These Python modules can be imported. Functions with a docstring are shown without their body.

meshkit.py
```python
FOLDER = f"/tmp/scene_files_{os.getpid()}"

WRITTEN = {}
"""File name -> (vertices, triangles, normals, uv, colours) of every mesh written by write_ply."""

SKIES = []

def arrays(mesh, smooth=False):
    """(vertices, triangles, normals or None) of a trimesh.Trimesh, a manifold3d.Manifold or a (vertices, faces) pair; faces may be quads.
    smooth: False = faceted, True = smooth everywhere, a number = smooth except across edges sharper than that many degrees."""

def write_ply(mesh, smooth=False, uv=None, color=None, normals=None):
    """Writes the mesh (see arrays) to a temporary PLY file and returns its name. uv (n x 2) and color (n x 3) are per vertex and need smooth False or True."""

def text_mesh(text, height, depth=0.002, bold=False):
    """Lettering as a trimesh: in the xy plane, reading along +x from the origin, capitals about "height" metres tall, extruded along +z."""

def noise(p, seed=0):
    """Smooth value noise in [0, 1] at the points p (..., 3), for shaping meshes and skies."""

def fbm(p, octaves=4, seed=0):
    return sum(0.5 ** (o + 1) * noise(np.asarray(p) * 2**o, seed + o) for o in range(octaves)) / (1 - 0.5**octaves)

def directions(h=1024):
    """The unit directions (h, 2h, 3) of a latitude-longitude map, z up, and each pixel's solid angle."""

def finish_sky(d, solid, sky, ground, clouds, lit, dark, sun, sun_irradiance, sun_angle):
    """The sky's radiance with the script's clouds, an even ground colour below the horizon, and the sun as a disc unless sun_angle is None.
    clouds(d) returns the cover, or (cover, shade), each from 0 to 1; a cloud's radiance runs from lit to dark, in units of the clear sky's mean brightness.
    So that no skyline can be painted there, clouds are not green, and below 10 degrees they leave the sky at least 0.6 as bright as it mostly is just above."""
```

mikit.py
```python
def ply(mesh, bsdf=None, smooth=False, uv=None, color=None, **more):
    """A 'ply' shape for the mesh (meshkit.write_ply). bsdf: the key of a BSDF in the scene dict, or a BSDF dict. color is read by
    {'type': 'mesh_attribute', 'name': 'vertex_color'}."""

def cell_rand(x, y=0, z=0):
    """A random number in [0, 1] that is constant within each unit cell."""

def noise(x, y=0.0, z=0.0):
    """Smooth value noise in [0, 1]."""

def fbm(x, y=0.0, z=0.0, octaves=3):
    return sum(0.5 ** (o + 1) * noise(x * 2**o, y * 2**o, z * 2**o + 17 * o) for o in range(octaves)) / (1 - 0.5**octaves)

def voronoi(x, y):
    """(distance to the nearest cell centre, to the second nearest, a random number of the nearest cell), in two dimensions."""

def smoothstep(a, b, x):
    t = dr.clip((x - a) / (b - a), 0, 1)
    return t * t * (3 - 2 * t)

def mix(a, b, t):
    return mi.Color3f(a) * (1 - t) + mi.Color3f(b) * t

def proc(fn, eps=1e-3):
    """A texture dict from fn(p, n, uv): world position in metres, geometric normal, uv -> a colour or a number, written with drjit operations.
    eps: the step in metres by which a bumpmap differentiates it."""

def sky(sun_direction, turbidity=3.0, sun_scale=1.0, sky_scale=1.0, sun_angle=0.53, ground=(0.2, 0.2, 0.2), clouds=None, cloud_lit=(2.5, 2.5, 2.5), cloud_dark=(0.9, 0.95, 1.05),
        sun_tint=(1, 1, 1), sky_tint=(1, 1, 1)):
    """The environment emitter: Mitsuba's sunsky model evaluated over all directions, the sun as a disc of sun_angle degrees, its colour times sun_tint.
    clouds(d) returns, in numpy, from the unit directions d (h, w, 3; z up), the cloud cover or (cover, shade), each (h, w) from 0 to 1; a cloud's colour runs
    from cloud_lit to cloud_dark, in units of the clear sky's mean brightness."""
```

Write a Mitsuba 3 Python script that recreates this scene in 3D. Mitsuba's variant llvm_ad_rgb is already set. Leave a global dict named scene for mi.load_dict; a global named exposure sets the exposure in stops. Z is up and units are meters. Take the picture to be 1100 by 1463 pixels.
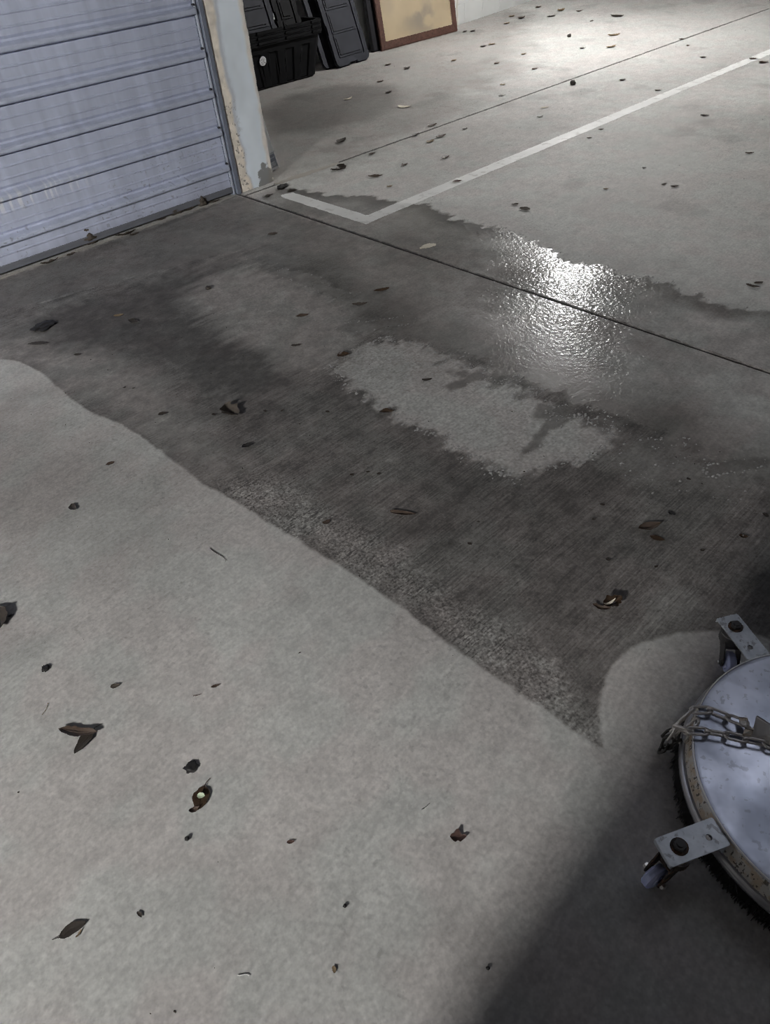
import math, random
import numpy as np, trimesh, shapely, drjit as dr, mitsuba as mi, mikit, meshkit
from shapely.geometry import Polygon, LineString, box as sbox
from mikit import proc, ply, noise, fbm, voronoi, smoothstep, mix
T = mi.ScalarTransform4f
rng = random.Random(7)
nrg = np.random.default_rng(11)
scene, labels = {}, {}

# ------------------------------------------------------------------ camera, light, exposure
exposure = 0.0
scene['camera'] = {'type': 'perspective', 'fov_axis': 'x', 'fov': 57.3806, 'near_clip': 0.02, 'far_clip': 100.0,
                   'to_world': T().look_at(origin=[0, 0, 1.5], target=[0.94278, 1.14550, 0.15873], up=[0.50399, 0.44908, 0.73778])}
CEIL = 2.56
FAR_LAMP = dict(at=(7.37, 4.83), bulb=0.030, added_hood=0.30, depth=0.122, radiance=12600.0)      # lamp over the far bay; its shield is added to cut low light
NEAR_LAMP = dict(at=(-4.7, -0.25), length=1.25, radiance=4250.0)                           # fluorescent batten behind the camera

# ------------------------------------------------------------------ helpers
def add(key, mesh, bsdf, smooth=False, label=None, category=None, group=None, kind=None, uv=None, **more):
    scene[key] = mesh if isinstance(mesh, dict) else ply(mesh, bsdf, smooth, uv=uv, **more)
    note(key, label, category, group, kind)
    return key

def note(key, label=None, category=None, group=None, kind=None):
    d = {k: v for k, v in dict(label=label, category=category, group=group, kind=kind).items() if v}
    if d:
        labels.setdefault(key, {}).update(d)

_used = {}
def num(name):
    n = _used.get(name, 0)
    _used[name] = n + 1
    return name if n == 0 else f'{name}_{n:03d}'

def M(*ms):
    return trimesh.util.concatenate([m for m in ms])

def cbox(x0, x1, y0, y1, z0, z1, c=0.0):
    """A box with chamfered edges."""
    if c <= 0:
        m = trimesh.creation.box((x1 - x0, y1 - y0, z1 - z0))
        m.apply_translation(((x0 + x1) / 2, (y0 + y1) / 2, (z0 + z1) / 2))
        return m
    pts = []
    for sx in (0, 1):
        for sy in (0, 1):
            for sz in (0, 1):
                p = np.array([(x0, x1)[sx], (y0, y1)[sy], (z0, z1)[sz]])
                d = np.array([1 - 2 * sx, 1 - 2 * sy, 1 - 2 * sz]) * c
                for k in range(3):
                    q = p + d
                    q[k] = p[k]
                    pts.append(q)
    return trimesh.convex.convex_hull(np.array(pts))

def extrude(poly, h, z=0.0):
    ps = list(getattr(poly, 'geoms', [poly]))
    m = M(*[trimesh.creation.extrude_polygon(p, h, engine='earcut') for p in ps if p.area > 1e-9])
    m.apply_translation((0, 0, z))
    return m

def outward(m):
    if m.volume < 0:
        m.invert()
    return m

def lathe(profile, n=48):
    return outward(trimesh.creation.revolve(np.asarray(profile, float), sections=n))

def tube(points, r, n=8, closed=False):
    p = np.asarray(points, float)
    if closed:
        t = np.roll(p, -1, 0) - np.roll(p, 1, 0)
    else:
        t = np.gradient(p, axis=0)
    t /= np.linalg.norm(t, axis=1, keepdims=True) + 1e-12
    ref = np.array([0, 0, 1.0]) if abs(t[:, 2]).max() < 0.95 else np.array([0.31, 0.95, 0.05])
    a = np.cross(t, ref)
    a /= np.linalg.norm(a, axis=1, keepdims=True) + 1e-12
    b = np.cross(t, a)
    ang = np.arange(n) * 2 * np.pi / n
    rr = np.broadcast_to(r, (len(p),))[:, None, None]
    v = p[:, None] + rr * (np.cos(ang)[None, :, None] * a[:, None] + np.sin(ang)[None, :, None] * b[:, None])
    f = []
    m = len(p)
    for i in range(m if closed else m - 1):
        for j in range(n):
            A, B = i * n + j, i * n + (j + 1) % n
            C, D = ((i + 1) % m) * n + (j + 1) % n, ((i + 1) % m) * n + j
            f += [[A, B, C], [A, C, D]]
    v = v.reshape(-1, 3)
    if not closed:
        v = np.vstack([v, p[0], p[-1]])
        for j in range(n):
            f += [[len(v) - 2, (j + 1) % n, j], [len(v) - 1, (m - 1) * n + j, (m - 1) * n + (j + 1) % n]]
    return trimesh.Trimesh(v, f, process=False)

def frame(x, z, o=(0, 0, 0)):
    """4x4 with local x along x and local z near z."""
    x = np.asarray(x, float); x = x / np.linalg.norm(x)
    z = np.asarray(z, float); z = z - x * (z @ x); z = z / np.linalg.norm(z)
    m = np.eye(4)
    m[:3, 0], m[:3, 1], m[:3, 2], m[:3, 3] = x, np.cross(z, x), z, o
    return m

def moved(mesh, mat):
    m = mesh.copy()
    m.apply_transform(np.asarray(mat))
    return m

def rotz(a, o=(0, 0, 0)):
    m = np.eye(4)
    m[0, 0] = m[1, 1] = math.cos(a); m[1, 0] = math.sin(a); m[0, 1] = -math.sin(a)
    m[:3, 3] = o
    return m

def rotx(a):
    m = np.eye(4)
    m[1, 1] = m[2, 2] = math.cos(a); m[2, 1] = math.sin(a); m[1, 2] = -math.sin(a)
    return m

def xyuv(m):
    return np.asarray(m.vertices)[:, :2]

# ------------------------------------------------------------------ marks on the concrete, in metres on the floor plan
JX = 2.559        # the joint that runs along y
JY = 4.222        # the joint that runs along x
WET = [(2.4781, 4.2557), (2.6985, 4.3112), (2.8067, 4.1945), (2.8480, 3.9798), (2.9006, 3.7546), (2.9515, 3.6070), (3.0247, 3.5417), (3.0370, 3.3862), (3.0513, 3.2328), (3.1308, 3.1135), (3.0606, 2.9088), (3.0496, 2.7887), (3.0872, 2.6215), (3.0592, 2.4473), (3.0584, 2.3124), (3.0263, 2.1635), (2.9638, 2.0075), (2.9553, 1.8760), (2.9737, 1.7682), (2.9916, 1.6636), (3.0146, 1.5289), (3.0313, 1.4313), (2.9633, 1.3067), (2.9589, 1.2217), (2.9398, 1.1160), (2.9914, 1.0491), (3.0238, 0.9444), (3.0778, 0.5570), (1.9971, 0.0966), (1.9809, 0.3188), (1.9665, 0.4593), (1.9364, 0.5563), (1.9374, 0.6986), (1.9568, 0.8363), (1.9632, 0.9756), (1.9322, 1.0523), (1.9417, 1.1657), (1.9374, 1.2878), (1.9290, 1.4134), (1.9173, 1.5077), (1.9463, 1.6408), (1.9387, 1.7481), (1.9207, 1.8912), (1.8974, 2.0373), (1.8739, 2.1687), (1.8519, 2.3570), (1.9269, 2.5968), (2.0003, 2.8225), (2.0024, 3.0302), (2.0000, 3.1819), (1.9455, 3.3336), (2.1614, 3.7513)]
DIRTY = [(0.2153, 3.7476), (0.4609, 3.5235), (0.5925, 3.3508), (0.6480, 3.2432), (0.6711, 3.0647), (0.6637, 2.7970), (0.6731, 2.5886), (0.7116, 2.4538), (0.7301, 2.2908), (0.7341, 2.0895), (0.7375, 1.8590), (0.7570, 1.7161), (0.7690, 1.5341), (0.7856, 1.3741), (0.8011, 1.2256), (0.8101, 1.0815), (0.8167, 0.9461), (0.8118, 0.8355), (0.8163, 0.7162), (0.8204, 0.6052), (0.8274, 0.5038), (0.8279, 0.4044), (0.8314, 0.3279), (0.8849, 0.3713), (0.9388, 0.4095), (0.9904, 0.4323), (1.0608, 0.4448), (1.1252, 0.4359), (1.1758, 0.4172), (1.2410, 0.3770), (1.2944, 0.3297), (1.3644, 0.2451), (1.4477, -0.0118), (2.1196, -0.0396), (2.2197, 0.1710), (2.1363, 0.5373), (2.1232, 0.7997), (2.1043, 1.0648), (2.1257, 1.3938), (2.1273, 1.7571), (2.1801, 2.2290), (2.2022, 2.6474), (2.2156, 3.1190), (2.1648, 3.4051), (1.9710, 3.5074), (1.6668, 3.6064), (1.2962, 3.7071), (0.9719, 3.7701), (0.7951, 3.8850), (0.3087, 4.0987)]
MID = [(-0.1711, 3.8448), (0.3225, 4.1508), (0.9445, 4.2790), (2.5212, 4.2617), (2.5622, 4.1993), (2.5432, 2.1095), (2.5534, 0.7627), (2.5549, 0.2830), (1.6325, -0.0252), (1.9783, 0.7209), (1.9851, 2.0378), (2.0980, 3.3146), (1.6366, 3.5557), (0.7697, 3.8182), (-0.2429, 3.4446)]
PALE_A = [(1.4577, 3.1738), (1.6916, 3.2915), (1.8695, 3.2250), (1.9753, 2.9950), (1.9907, 2.7548), (1.9265, 2.4418), (1.8140, 2.1729), (1.6452, 2.1220), (1.5498, 2.1483), (1.4480, 2.2109), (1.3878, 2.3030), (1.3724, 2.4610), (1.4142, 2.6574), (1.4182, 2.8683)]
PALE_B = [(1.5389, 2.0989), (1.7356, 2.1326), (1.8461, 2.0722), (1.8748, 1.9297), (1.8939, 1.7856), (1.8957, 1.6342), (1.8857, 1.4817), (1.8726, 1.3360), (1.8422, 1.1862), (1.8855, 1.0674), (1.8842, 1.0034), (1.7740, 0.9582), (1.6625, 0.9701), (1.5786, 1.0212), (1.4578, 1.0710), (1.4542, 1.1870), (1.4474, 1.3070), (1.4524, 1.4454), (1.4609, 1.5965), (1.4613, 1.7695), (1.4831, 1.9463)]
DARK_A = [(0.8742, 3.5411), (1.1350, 3.6218), (1.4086, 3.5295), (1.6700, 3.4657), (1.7652, 3.3368), (1.5020, 3.1793), (1.4382, 2.8993), (1.4272, 2.6203), (1.4055, 2.3266), (1.2892, 2.1244), (1.1168, 2.1973), (1.0838, 2.4307), (1.0453, 2.7716), (0.9806, 3.0787), (0.8493, 3.2431)]
BROWN = [(0.2153, 3.7476), (0.5669, 3.8402), (0.7712, 3.2995), (0.9680, 3.0536), (0.9995, 2.6900), (0.9630, 2.3973), (0.9346, 2.1691), (0.8818, 1.9002), (0.7540, 1.8402), (0.7385, 2.0970), (0.7301, 2.2908), (0.7116, 2.4538), (0.6731, 2.5886), (0.6637, 2.7970), (0.6711, 3.0647), (0.5925, 3.3508)]
GRIT = [(0.7540, 1.8402), (0.9166, 1.6550), (0.9373, 1.4200), (0.9638, 1.1547), (0.9469, 0.9641), (0.9574, 0.7661), (0.9390, 0.5249), (0.8314, 0.3279), (0.8274, 0.5038), (0.8163, 0.7162), (0.8167, 0.9461), (0.8011, 1.2256), (0.7690, 1.5341)]
PALE_C = [(1.8666, 0.9418), (1.9051, 0.8059), (1.9250, 0.6676), (1.9255, 0.5060), (1.8211, 0.4991), (1.7843, 0.6153), (1.7165, 0.7441), (1.7054, 0.8645)]
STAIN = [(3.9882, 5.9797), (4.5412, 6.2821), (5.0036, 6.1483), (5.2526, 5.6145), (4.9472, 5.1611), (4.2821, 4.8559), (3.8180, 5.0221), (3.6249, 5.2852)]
FAR_FALLOFF = [(2.7071, 4.5072), (4.7794, 7.5171), (6.1489, 8.0133), (7.9630, 8.4330), (9.2622, 8.3248), (8.8880, 7.0092), (6.4557, 5.2421), (4.9542, 4.6153), (4.1084, 4.4247), (3.4503, 4.3288)]  # greyer floor by the totes, darkened to copy the far lamp's falloff
LIT_NEAR = [(0.6640, 1.5788), (0.7209, 1.1317), (0.7393, 0.7664), (0.7630, 0.3960), (0.7520, 0.2784), (0.5310, 0.2945), (0.3116, 0.4766), (0.2162, 0.7800), (0.2837, 1.2481)]  # lighter tone painted in to offset the near lamp's falloff
LIT_FAR = [(3.2600, 3.0487), (4.4302, 3.3213), (5.6276, 3.2920), (7.2506, 2.9443), (8.6015, 2.3033), (3.1970, 0.4976), (3.1576, 1.0059), (3.1241, 1.3443), (3.1603, 2.1513), (3.2246, 2.6867)]  # lighter tone painted in to widen the far lamp's pool of light
STAIN_FALLOFF = [(0.2749, 3.1409), (0.4814, 3.0581), (0.5736, 2.6316), (0.6542, 2.2589), (0.6377, 1.9726), (0.4627, 1.8026), (0.2918, 1.8512), (0.1679, 2.2314), (0.0479, 2.5857)]  # brown mottling, darkened further to copy the near lamp's falloff
REGIONS = [WET, DIRTY, MID, PALE_A, PALE_B, DARK_A, BROWN, GRIT, PALE_C, STAIN, FAR_FALLOFF, STAIN_FALLOFF, LIT_NEAR, LIT_FAR]
DRIP_LINES = [((1.828, 1.231), (1.849, 1.191), 0.050), ((1.868, 1.183), (1.774, 1.172), 0.030), ((1.787, 1.176), (1.603, 1.139), 0.018), ((1.793, 1.692), (1.841, 1.601), 0.020), ((1.846, 0.764), (1.967, 0.734), 0.025), ((1.899, 0.855), (1.971, 0.777), 0.022), ((1.803, 2.301), (1.993, 2.143), 0.045), ((1.721, 1.618), (1.861, 1.568), 0.025), ((1.871, 1.058), (1.955, 0.999), 0.030), ((1.900, 0.630), (2.004, 0.555), 0.030), ((1.975, 3.024), (2.011, 2.836), 0.050), ((1.989, 2.837), (2.000, 2.525), 0.040), ((1.985, 1.637), (1.988, 1.495), 0.030), ((1.902, 1.220), (1.791, 1.247), 0.011), ((1.928, 1.132), (1.823, 1.154), 0.011), ((1.941, 1.070), (1.849, 1.077), 0.012), ((1.931, 1.341), (1.829, 1.374), 0.012), ((1.936, 1.460), (1.828, 1.489), 0.012), ((1.942, 1.586), (1.823, 1.615), 0.012), ((1.935, 1.003), (1.842, 1.015), 0.012), ((1.930, 1.741), (1.812, 1.780), 0.014)]
RES, GX0, GY0, GNX, GNY = 0.02, -1.6, -1.2, 600, 440

def ragged(pts, fx, fy, seed, step=0.006):
    """The outline, resampled, with water fingers along the broom lines (x)."""
    ring = LineString(list(pts) + [pts[0]])
    n = int(ring.length / step)
    p = np.array([ring.interpolate(k / n, normalized=True).coords[0] for k in range(n)])
    q = np.c_[p * [6, 26], np.full(n, seed)]
    p[:, 0] += fx * 2 * (meshkit.fbm(q, 4, seed) - 0.5)
    p[:, 0] += 0.45 * fx * (np.abs(meshkit.fbm(np.c_[p * [14, 75], np.full(n, seed + 2.0)], 3, seed + 3) - 0.5) * 4 - 0.5)
    p[:, 1] += fy * 2 * (meshkit.fbm(np.c_[p * 20, np.full(n, 3.3)], 3, seed + 9) - 0.5)
    g = Polygon(p).buffer(0)
    if g.geom_type != 'Polygon':
        g = max(g.geoms, key=lambda a: a.area)
    return g

POLY = [Polygon(r).buffer(0) for r in REGIONS]
POLY[0] = ragged(WET, 0.07, 0.015, 5)
POLY[4] = ragged(PALE_B, 0.06, 0.015, 8)
POLY.append(shapely.union_all([LineString([a, b]).buffer(r) for a, b, r in DRIP_LINES]))
POLY[-1] = shapely.union_all([ragged(list(g.exterior.coords)[:-1], 0.04, 0.02, 3 + k) for k, g in enumerate(POLY[-1].geoms)])
_gx, _gy = np.meshgrid(GX0 + RES * np.arange(GNX), GY0 + RES * np.arange(GNY))
_grid = []
for g in POLY:
    pts = shapely.points(_gx.ravel(), _gy.ravel())
    g = g.simplify(0.002)
    shapely.prepare(g)
    d = shapely.distance(pts, g.boundary) * np.where(shapely.contains_xy(g, _gx.ravel(), _gy.ravel()), 1, -1)
    _grid.append(np.clip(d, -1, 1))
GRID = mi.Float(np.concatenate(_grid).astype(np.float32))

def fields(x, y):
    """Signed distance to the outline of every marked region, in metres, positive inside."""
    u, v = dr.clip((x - GX0) / RES, 0, GNX - 1.001), dr.clip((y - GY0) / RES, 0, GNY - 1.001)
    i, j = dr.floor(u), dr.floor(v)
    a, b = u - i, v - j
    k = mi.UInt32(mi.Int32(j)) * GNX + mi.UInt32(mi.Int32(i))
    out = []
    for n in range(len(POLY)):
        o = k + n * GNX * GNY
        g = lambda d: dr.gather(mi.Float, GRID, o + d)
        out.append(dr.lerp(dr.lerp(g(0), g(1), a), dr.lerp(g(GNX), g(GNX + 1), a), b))
    return out

def marks(p):
    x, y = p.x, p.y
    f = fields(x, y)
    jit = fbm(x * 34, y * 34, 7.0, 3) - 0.5
    cloud = fbm(x * 4.5, y * 4.5, 2.0, 4) - 0.5
    finger = fbm(x * 5, y * 34, 3.0, 3) - 0.5
    s = lambda k, w, n=0.0: smoothstep(-w, w, f[k] + n)
    m = dict(wet=s(0, 0.012, 0.02 * jit), dirty=s(1, 0.008, 0.012 * jit), mid=s(2, 0.05, 0.06 * jit), pa=s(3, 0.09, 0.16 * finger + 0.2 * cloud),
             pb=s(4, 0.02, 0.05 * finger + 0.05 * jit), da=s(5, 0.14, 0.34 * cloud + 0.1 * jit), br=s(6, 0.13, 0.2 * cloud), gr=s(7, 0.05, 0.12 * cloud),
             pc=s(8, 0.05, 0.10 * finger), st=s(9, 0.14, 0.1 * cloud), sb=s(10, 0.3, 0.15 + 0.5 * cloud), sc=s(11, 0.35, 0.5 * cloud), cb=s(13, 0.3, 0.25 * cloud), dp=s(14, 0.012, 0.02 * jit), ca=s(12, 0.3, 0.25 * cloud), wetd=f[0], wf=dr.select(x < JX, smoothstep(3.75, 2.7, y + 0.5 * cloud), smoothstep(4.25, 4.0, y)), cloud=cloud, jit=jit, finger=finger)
    return m

def floor_color(p, n, uv):
    x, y = p.x, p.y
    m = marks(p)
    big = fbm(x * 0.9 + 3, y * 0.9, 1.0, 4)
    fine = fbm(x * 22, y * 22, 4.0, 3)
    speck = noise(x * 130, y * 130, 2.0)
    speck2 = noise(x * 300, y * 300, 6.0)
    broom = noise(x * 9, y * 230, 1.5)
    broom2 = noise(x * 28, y * 420, 2.5)
    dry = mi.Float(0.40) * (0.80 + 0.40 * big) * (0.90 + 0.20 * fine) * (0.95 + 0.10 * speck2) * (0.97 + 0.06 * broom)
    grain = fbm(x * 120 + y * 50, y * 120 - x * 50, 12.0, 3)
    dry *= 0.80 + 0.40 * grain
    scr = noise(x * 14 + y * 3, y * 170 - x * 20, 13.0)
    dry *= 0.95 + 0.10 * scr
    pits = smoothstep(0.66, 0.80, fbm(x * 60 + y * 23, y * 60 - x * 23, 9.0, 3)) * smoothstep(0.5, 0.7, noise(x * 3, y * 3, 11.0))
    dry *= 1 - 0.16 * pits
    blot = smoothstep(0.62, 0.80, fbm(x * 3.1, y * 3.1, 21.0, 4))
    dry *= 1 - 0.16 * blot
    hue = fbm(x * 7, y * 7, 30.0, 3)
    c = mix((1.0, 0.955, 0.92), (0.985, 0.985, 0.945), smoothstep(0.35, 0.65, hue)) * dry
    # tone of the marked areas, as a share of the dry tone
    dash = smoothstep(0.56, 0.74, noise(x * 42, y * 270, 15.0)) * smoothstep(0.35, 0.6, fbm(x * 9, y * 9, 16.0, 3))
    gritty = fbm(x * 170 + y * 60, y * 170 - x * 60, 17.0, 2)
    streak = (0.62 + 0.55 * broom) * (0.78 + 0.44 * broom2)
    dirt = 0.355 * streak * (0.70 + 0.60 * fine) * (1 + 1.0 * m['cloud']) * (0.72 + 0.56 * fbm(x * 1.3, y * 13, 40.0, 3))
    dirt = dr.lerp(dirt, 0.56 * (0.30 + 1.4 * gritty) * (0.65 + 0.7 * fine) * (0.8 + 0.4 * broom), 0.70 * m['gr'])
    dirt *= (1 - 0.45 * dash * (0.4 + 0.6 * m['gr'])) * (0.75 + 0.5 * gritty)
    dirt = dr.lerp(dirt, 0.56 * (0.8 + 0.4 * fine) * (0.9 + 0.2 * broom), 0.75 * m['br'])
    dirt = dr.lerp(dirt, 0.155 * (0.7 + 0.6 * fine), 0.88 * m['da'])
    t = dr.lerp(mi.Float(1.0), 0.39 * (0.85 + 0.5 * m['cloud']) * (0.85 + 0.3 * fine), m['mid'])
    t = dr.lerp(t, dirt, m['dirty'])
    wt = dr.lerp(mi.Float(1.02), mi.Float(0.50), smoothstep(1.0, 2.7, y)) * (1 + 0.7 * m['cloud']) * (0.92 + 0.16 * fine)
    wt *= 1 - 0.50 * smoothstep(dr.select(x < JX, 0.34, 0.16), 0.0, m['wetd'])          # the film's rim soaks darkest
    t = dr.lerp(t, wt, m['wet'] * m['wf'])
    t = dr.lerp(t, 0.56 * (0.85 + 0.3 * fine) * (0.9 + 0.2 * speck), 0.85 * m['pa'])
    t = dr.lerp(t, dr.lerp(mi.Float(1.0), mi.Float(0.60), smoothstep(1.5, 2.6, y + 0.6 * m['cloud'])) * (0.80 + 0.4 * speck) * (0.92 + 0.16 * broom), 0.92 * m['pb'])
    t = dr.lerp(t, 0.52 * (0.85 + 0.3 * speck), 0.6 * m['pc'])
    t = dr.lerp(t, 0.36 * (0.8 + 0.4 * fine), m['dp'])
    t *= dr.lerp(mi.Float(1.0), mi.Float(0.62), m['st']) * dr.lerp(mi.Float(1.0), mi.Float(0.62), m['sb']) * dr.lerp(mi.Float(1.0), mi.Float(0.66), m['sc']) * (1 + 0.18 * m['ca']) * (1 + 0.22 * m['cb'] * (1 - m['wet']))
    jd = dr.minimum(dr.abs(x - JX), dr.select(x > JX, dr.abs(y - JY), 9.0))
    t *= 1 - 0.7 * smoothstep(0.016, 0.007, jd + 0.012 * m['jit'])
    damp = smoothstep(1.0, 0.3, t)
    return c * t * mix((1, 1, 1), (1.02, 0.985, 0.97), damp)

def floor_rough(p, n, uv):
    m = marks(p)
    r = dr.lerp(mi.Float(0.74), mi.Float(0.70), m['dirty'])
    r = dr.lerp(r, mi.Float(0.66), m['mid'])
    r = dr.lerp(r, 0.30 + 0.25 * (m['cloud'] + 0.3), m['wet'] * m['wf'])
    return dr.clip(dr.lerp(r, mi.Float(0.46), m['pb']), 0.12, 0.9)

def floor_bump(p, n, uv):
    x, y = p.x, p.y
    m = marks(p)
    h = 0.00022 * noise(x * 12, y * 230, 1.5) * (0.4 + 0.6 * m['dirty']) + 0.00020 * noise(x * 150, y * 150, 3.0)
    w = 0.00095 * noise(x * 62 + y * 31, y * 62 - x * 31, 5.0) + 0.00095 * fbm(x * 110 - y * 40, y * 110 + x * 40, 8.0, 2)
    return dr.lerp(h, w * smoothstep(1.5, 2.5, x), m['wet'] * m['wf'])

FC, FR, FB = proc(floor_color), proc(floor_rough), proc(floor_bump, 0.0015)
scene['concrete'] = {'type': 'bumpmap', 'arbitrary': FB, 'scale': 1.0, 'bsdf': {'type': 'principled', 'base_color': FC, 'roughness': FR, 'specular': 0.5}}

def puddle_rough(p, n, uv):
    m = marks(p)
    near = dr.exp(-dr.square((p.x - JX - 0.08) / 0.42))
    return dr.clip(dr.lerp(mi.Float(0.55), 0.36 - 0.19 * near + 0.20 * m['cloud'], m['wf']), 0.15, 0.6)

scene['water_film'] = {'type': 'bumpmap', 'arbitrary': FB, 'scale': 1.0, 'bsdf': {'type': 'principled', 'base_color': FC, 'roughness': proc(puddle_rough), 'specular': 0.5}}

def paint_color(p, n, uv):
    x, y = p.x, p.y
    m = marks(p)
    worn = smoothstep(0.60, 0.75, fbm(x * 25, y * 25, 3.0, 4))
    t = dr.lerp(mi.Float(1.0), mi.Float(0.62), m['wet'] * 0.5) * (0.88 + 0.2 * fbm(x * 7, y * 7, 1.0, 3))
    return mix((0.74, 0.74, 0.725), (0.46, 0.45, 0.43), 0.5 * worn) * t

scene['line_paint'] = {'type': 'principled', 'base_color': proc(paint_color), 'roughness': 0.55}

# ------------------------------------------------------------------ other materials
def plain(name, color, rough=0.6, metallic=0.0, two=False, **more):
    b = {'type': 'principled', 'base_color': {'type': 'rgb', 'value': list(color)}, 'roughness': rough, 'metallic': metallic, **more}
    scene[name] = {'type': 'twosided', 'bsdf': b} if two else b

def textured(name, fn, rough=0.6, metallic=0.0, bump=None, **more):
    b = {'type': 'principled', 'base_color': proc(fn), 'roughness': rough if not callable(rough) else proc(rough), 'metallic': metallic, **more}
    scene[name] = b if bump is None else {'type': 'bumpmap', 'arbitrary': proc(bump), 'scale': 1.0, 'bsdf': b}

plain('joint_filler', (0.022, 0.021, 0.02), 0.7)
def wall_color(p, n, uv):
    s = p.x + p.y
    t = 0.85 + 0.25 * fbm(s * 2.2, p.z * 2.2, 1.0, 4)
    rust = smoothstep(0.03, 0.0, dr.abs(s - 15.20 + 0.02 * noise(p.z * 20))) * 0.6
    return mix(mi.Color3f(0.60, 0.61, 0.60) * t, (0.40, 0.33, 0.22), rust)
textured('wall_paint', wall_color, 0.7)
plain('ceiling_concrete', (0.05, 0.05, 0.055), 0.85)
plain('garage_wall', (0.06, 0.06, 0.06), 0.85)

def door_color(p, n, uv):
    x, z = p.x, p.z
    streak = fbm(x * 26, z * 1.6, 2.0, 4)
    cloud = fbm(x * 2.4, z * 3.5, 5.0, 4)
    drip = smoothstep(0.66, 0.80, noise(x * 70 + 0.25 * noise(z * 30), z * 3.0, 8.0)) * smoothstep(0.27, 0.34, z) * smoothstep(0.42, 0.36, z) * smoothstep(1.75, 1.45, x)
    low = smoothstep(0.16, 0.03, z)
    spots = smoothstep(0.80, 0.90, noise(x * 90, z * 90, 3.0)) * smoothstep(0.45, 0.62, fbm(x * 4, z * 6, 7.0, 3)) * smoothstep(0.5, 0.2, z)
    c = mi.Color3f(0.425, 0.46, 0.575) * (0.74 + 0.30 * streak + 0.22 * cloud)
    c = mix(c, (0.74, 0.74, 0.74), 0.55 * drip)
    c = mix(c, (0.16, 0.16, 0.19), 0.5 * spots)
    return mix(c, (0.30, 0.31, 0.38), 0.35 * low)
textured('door_paint', door_color, 0.6)
plain('guide_paint', (0.16, 0.18, 0.23), 0.4)
plain('guide_inner', (0.34, 0.37, 0.43), 0.4)
plain('seal_rubber', (0.13, 0.135, 0.155), 0.6)
plain('mortar', (0.33, 0.31, 0.28), 0.8)
plain('dark_bolt', (0.03, 0.03, 0.035), 0.45, 0.6)

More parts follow.
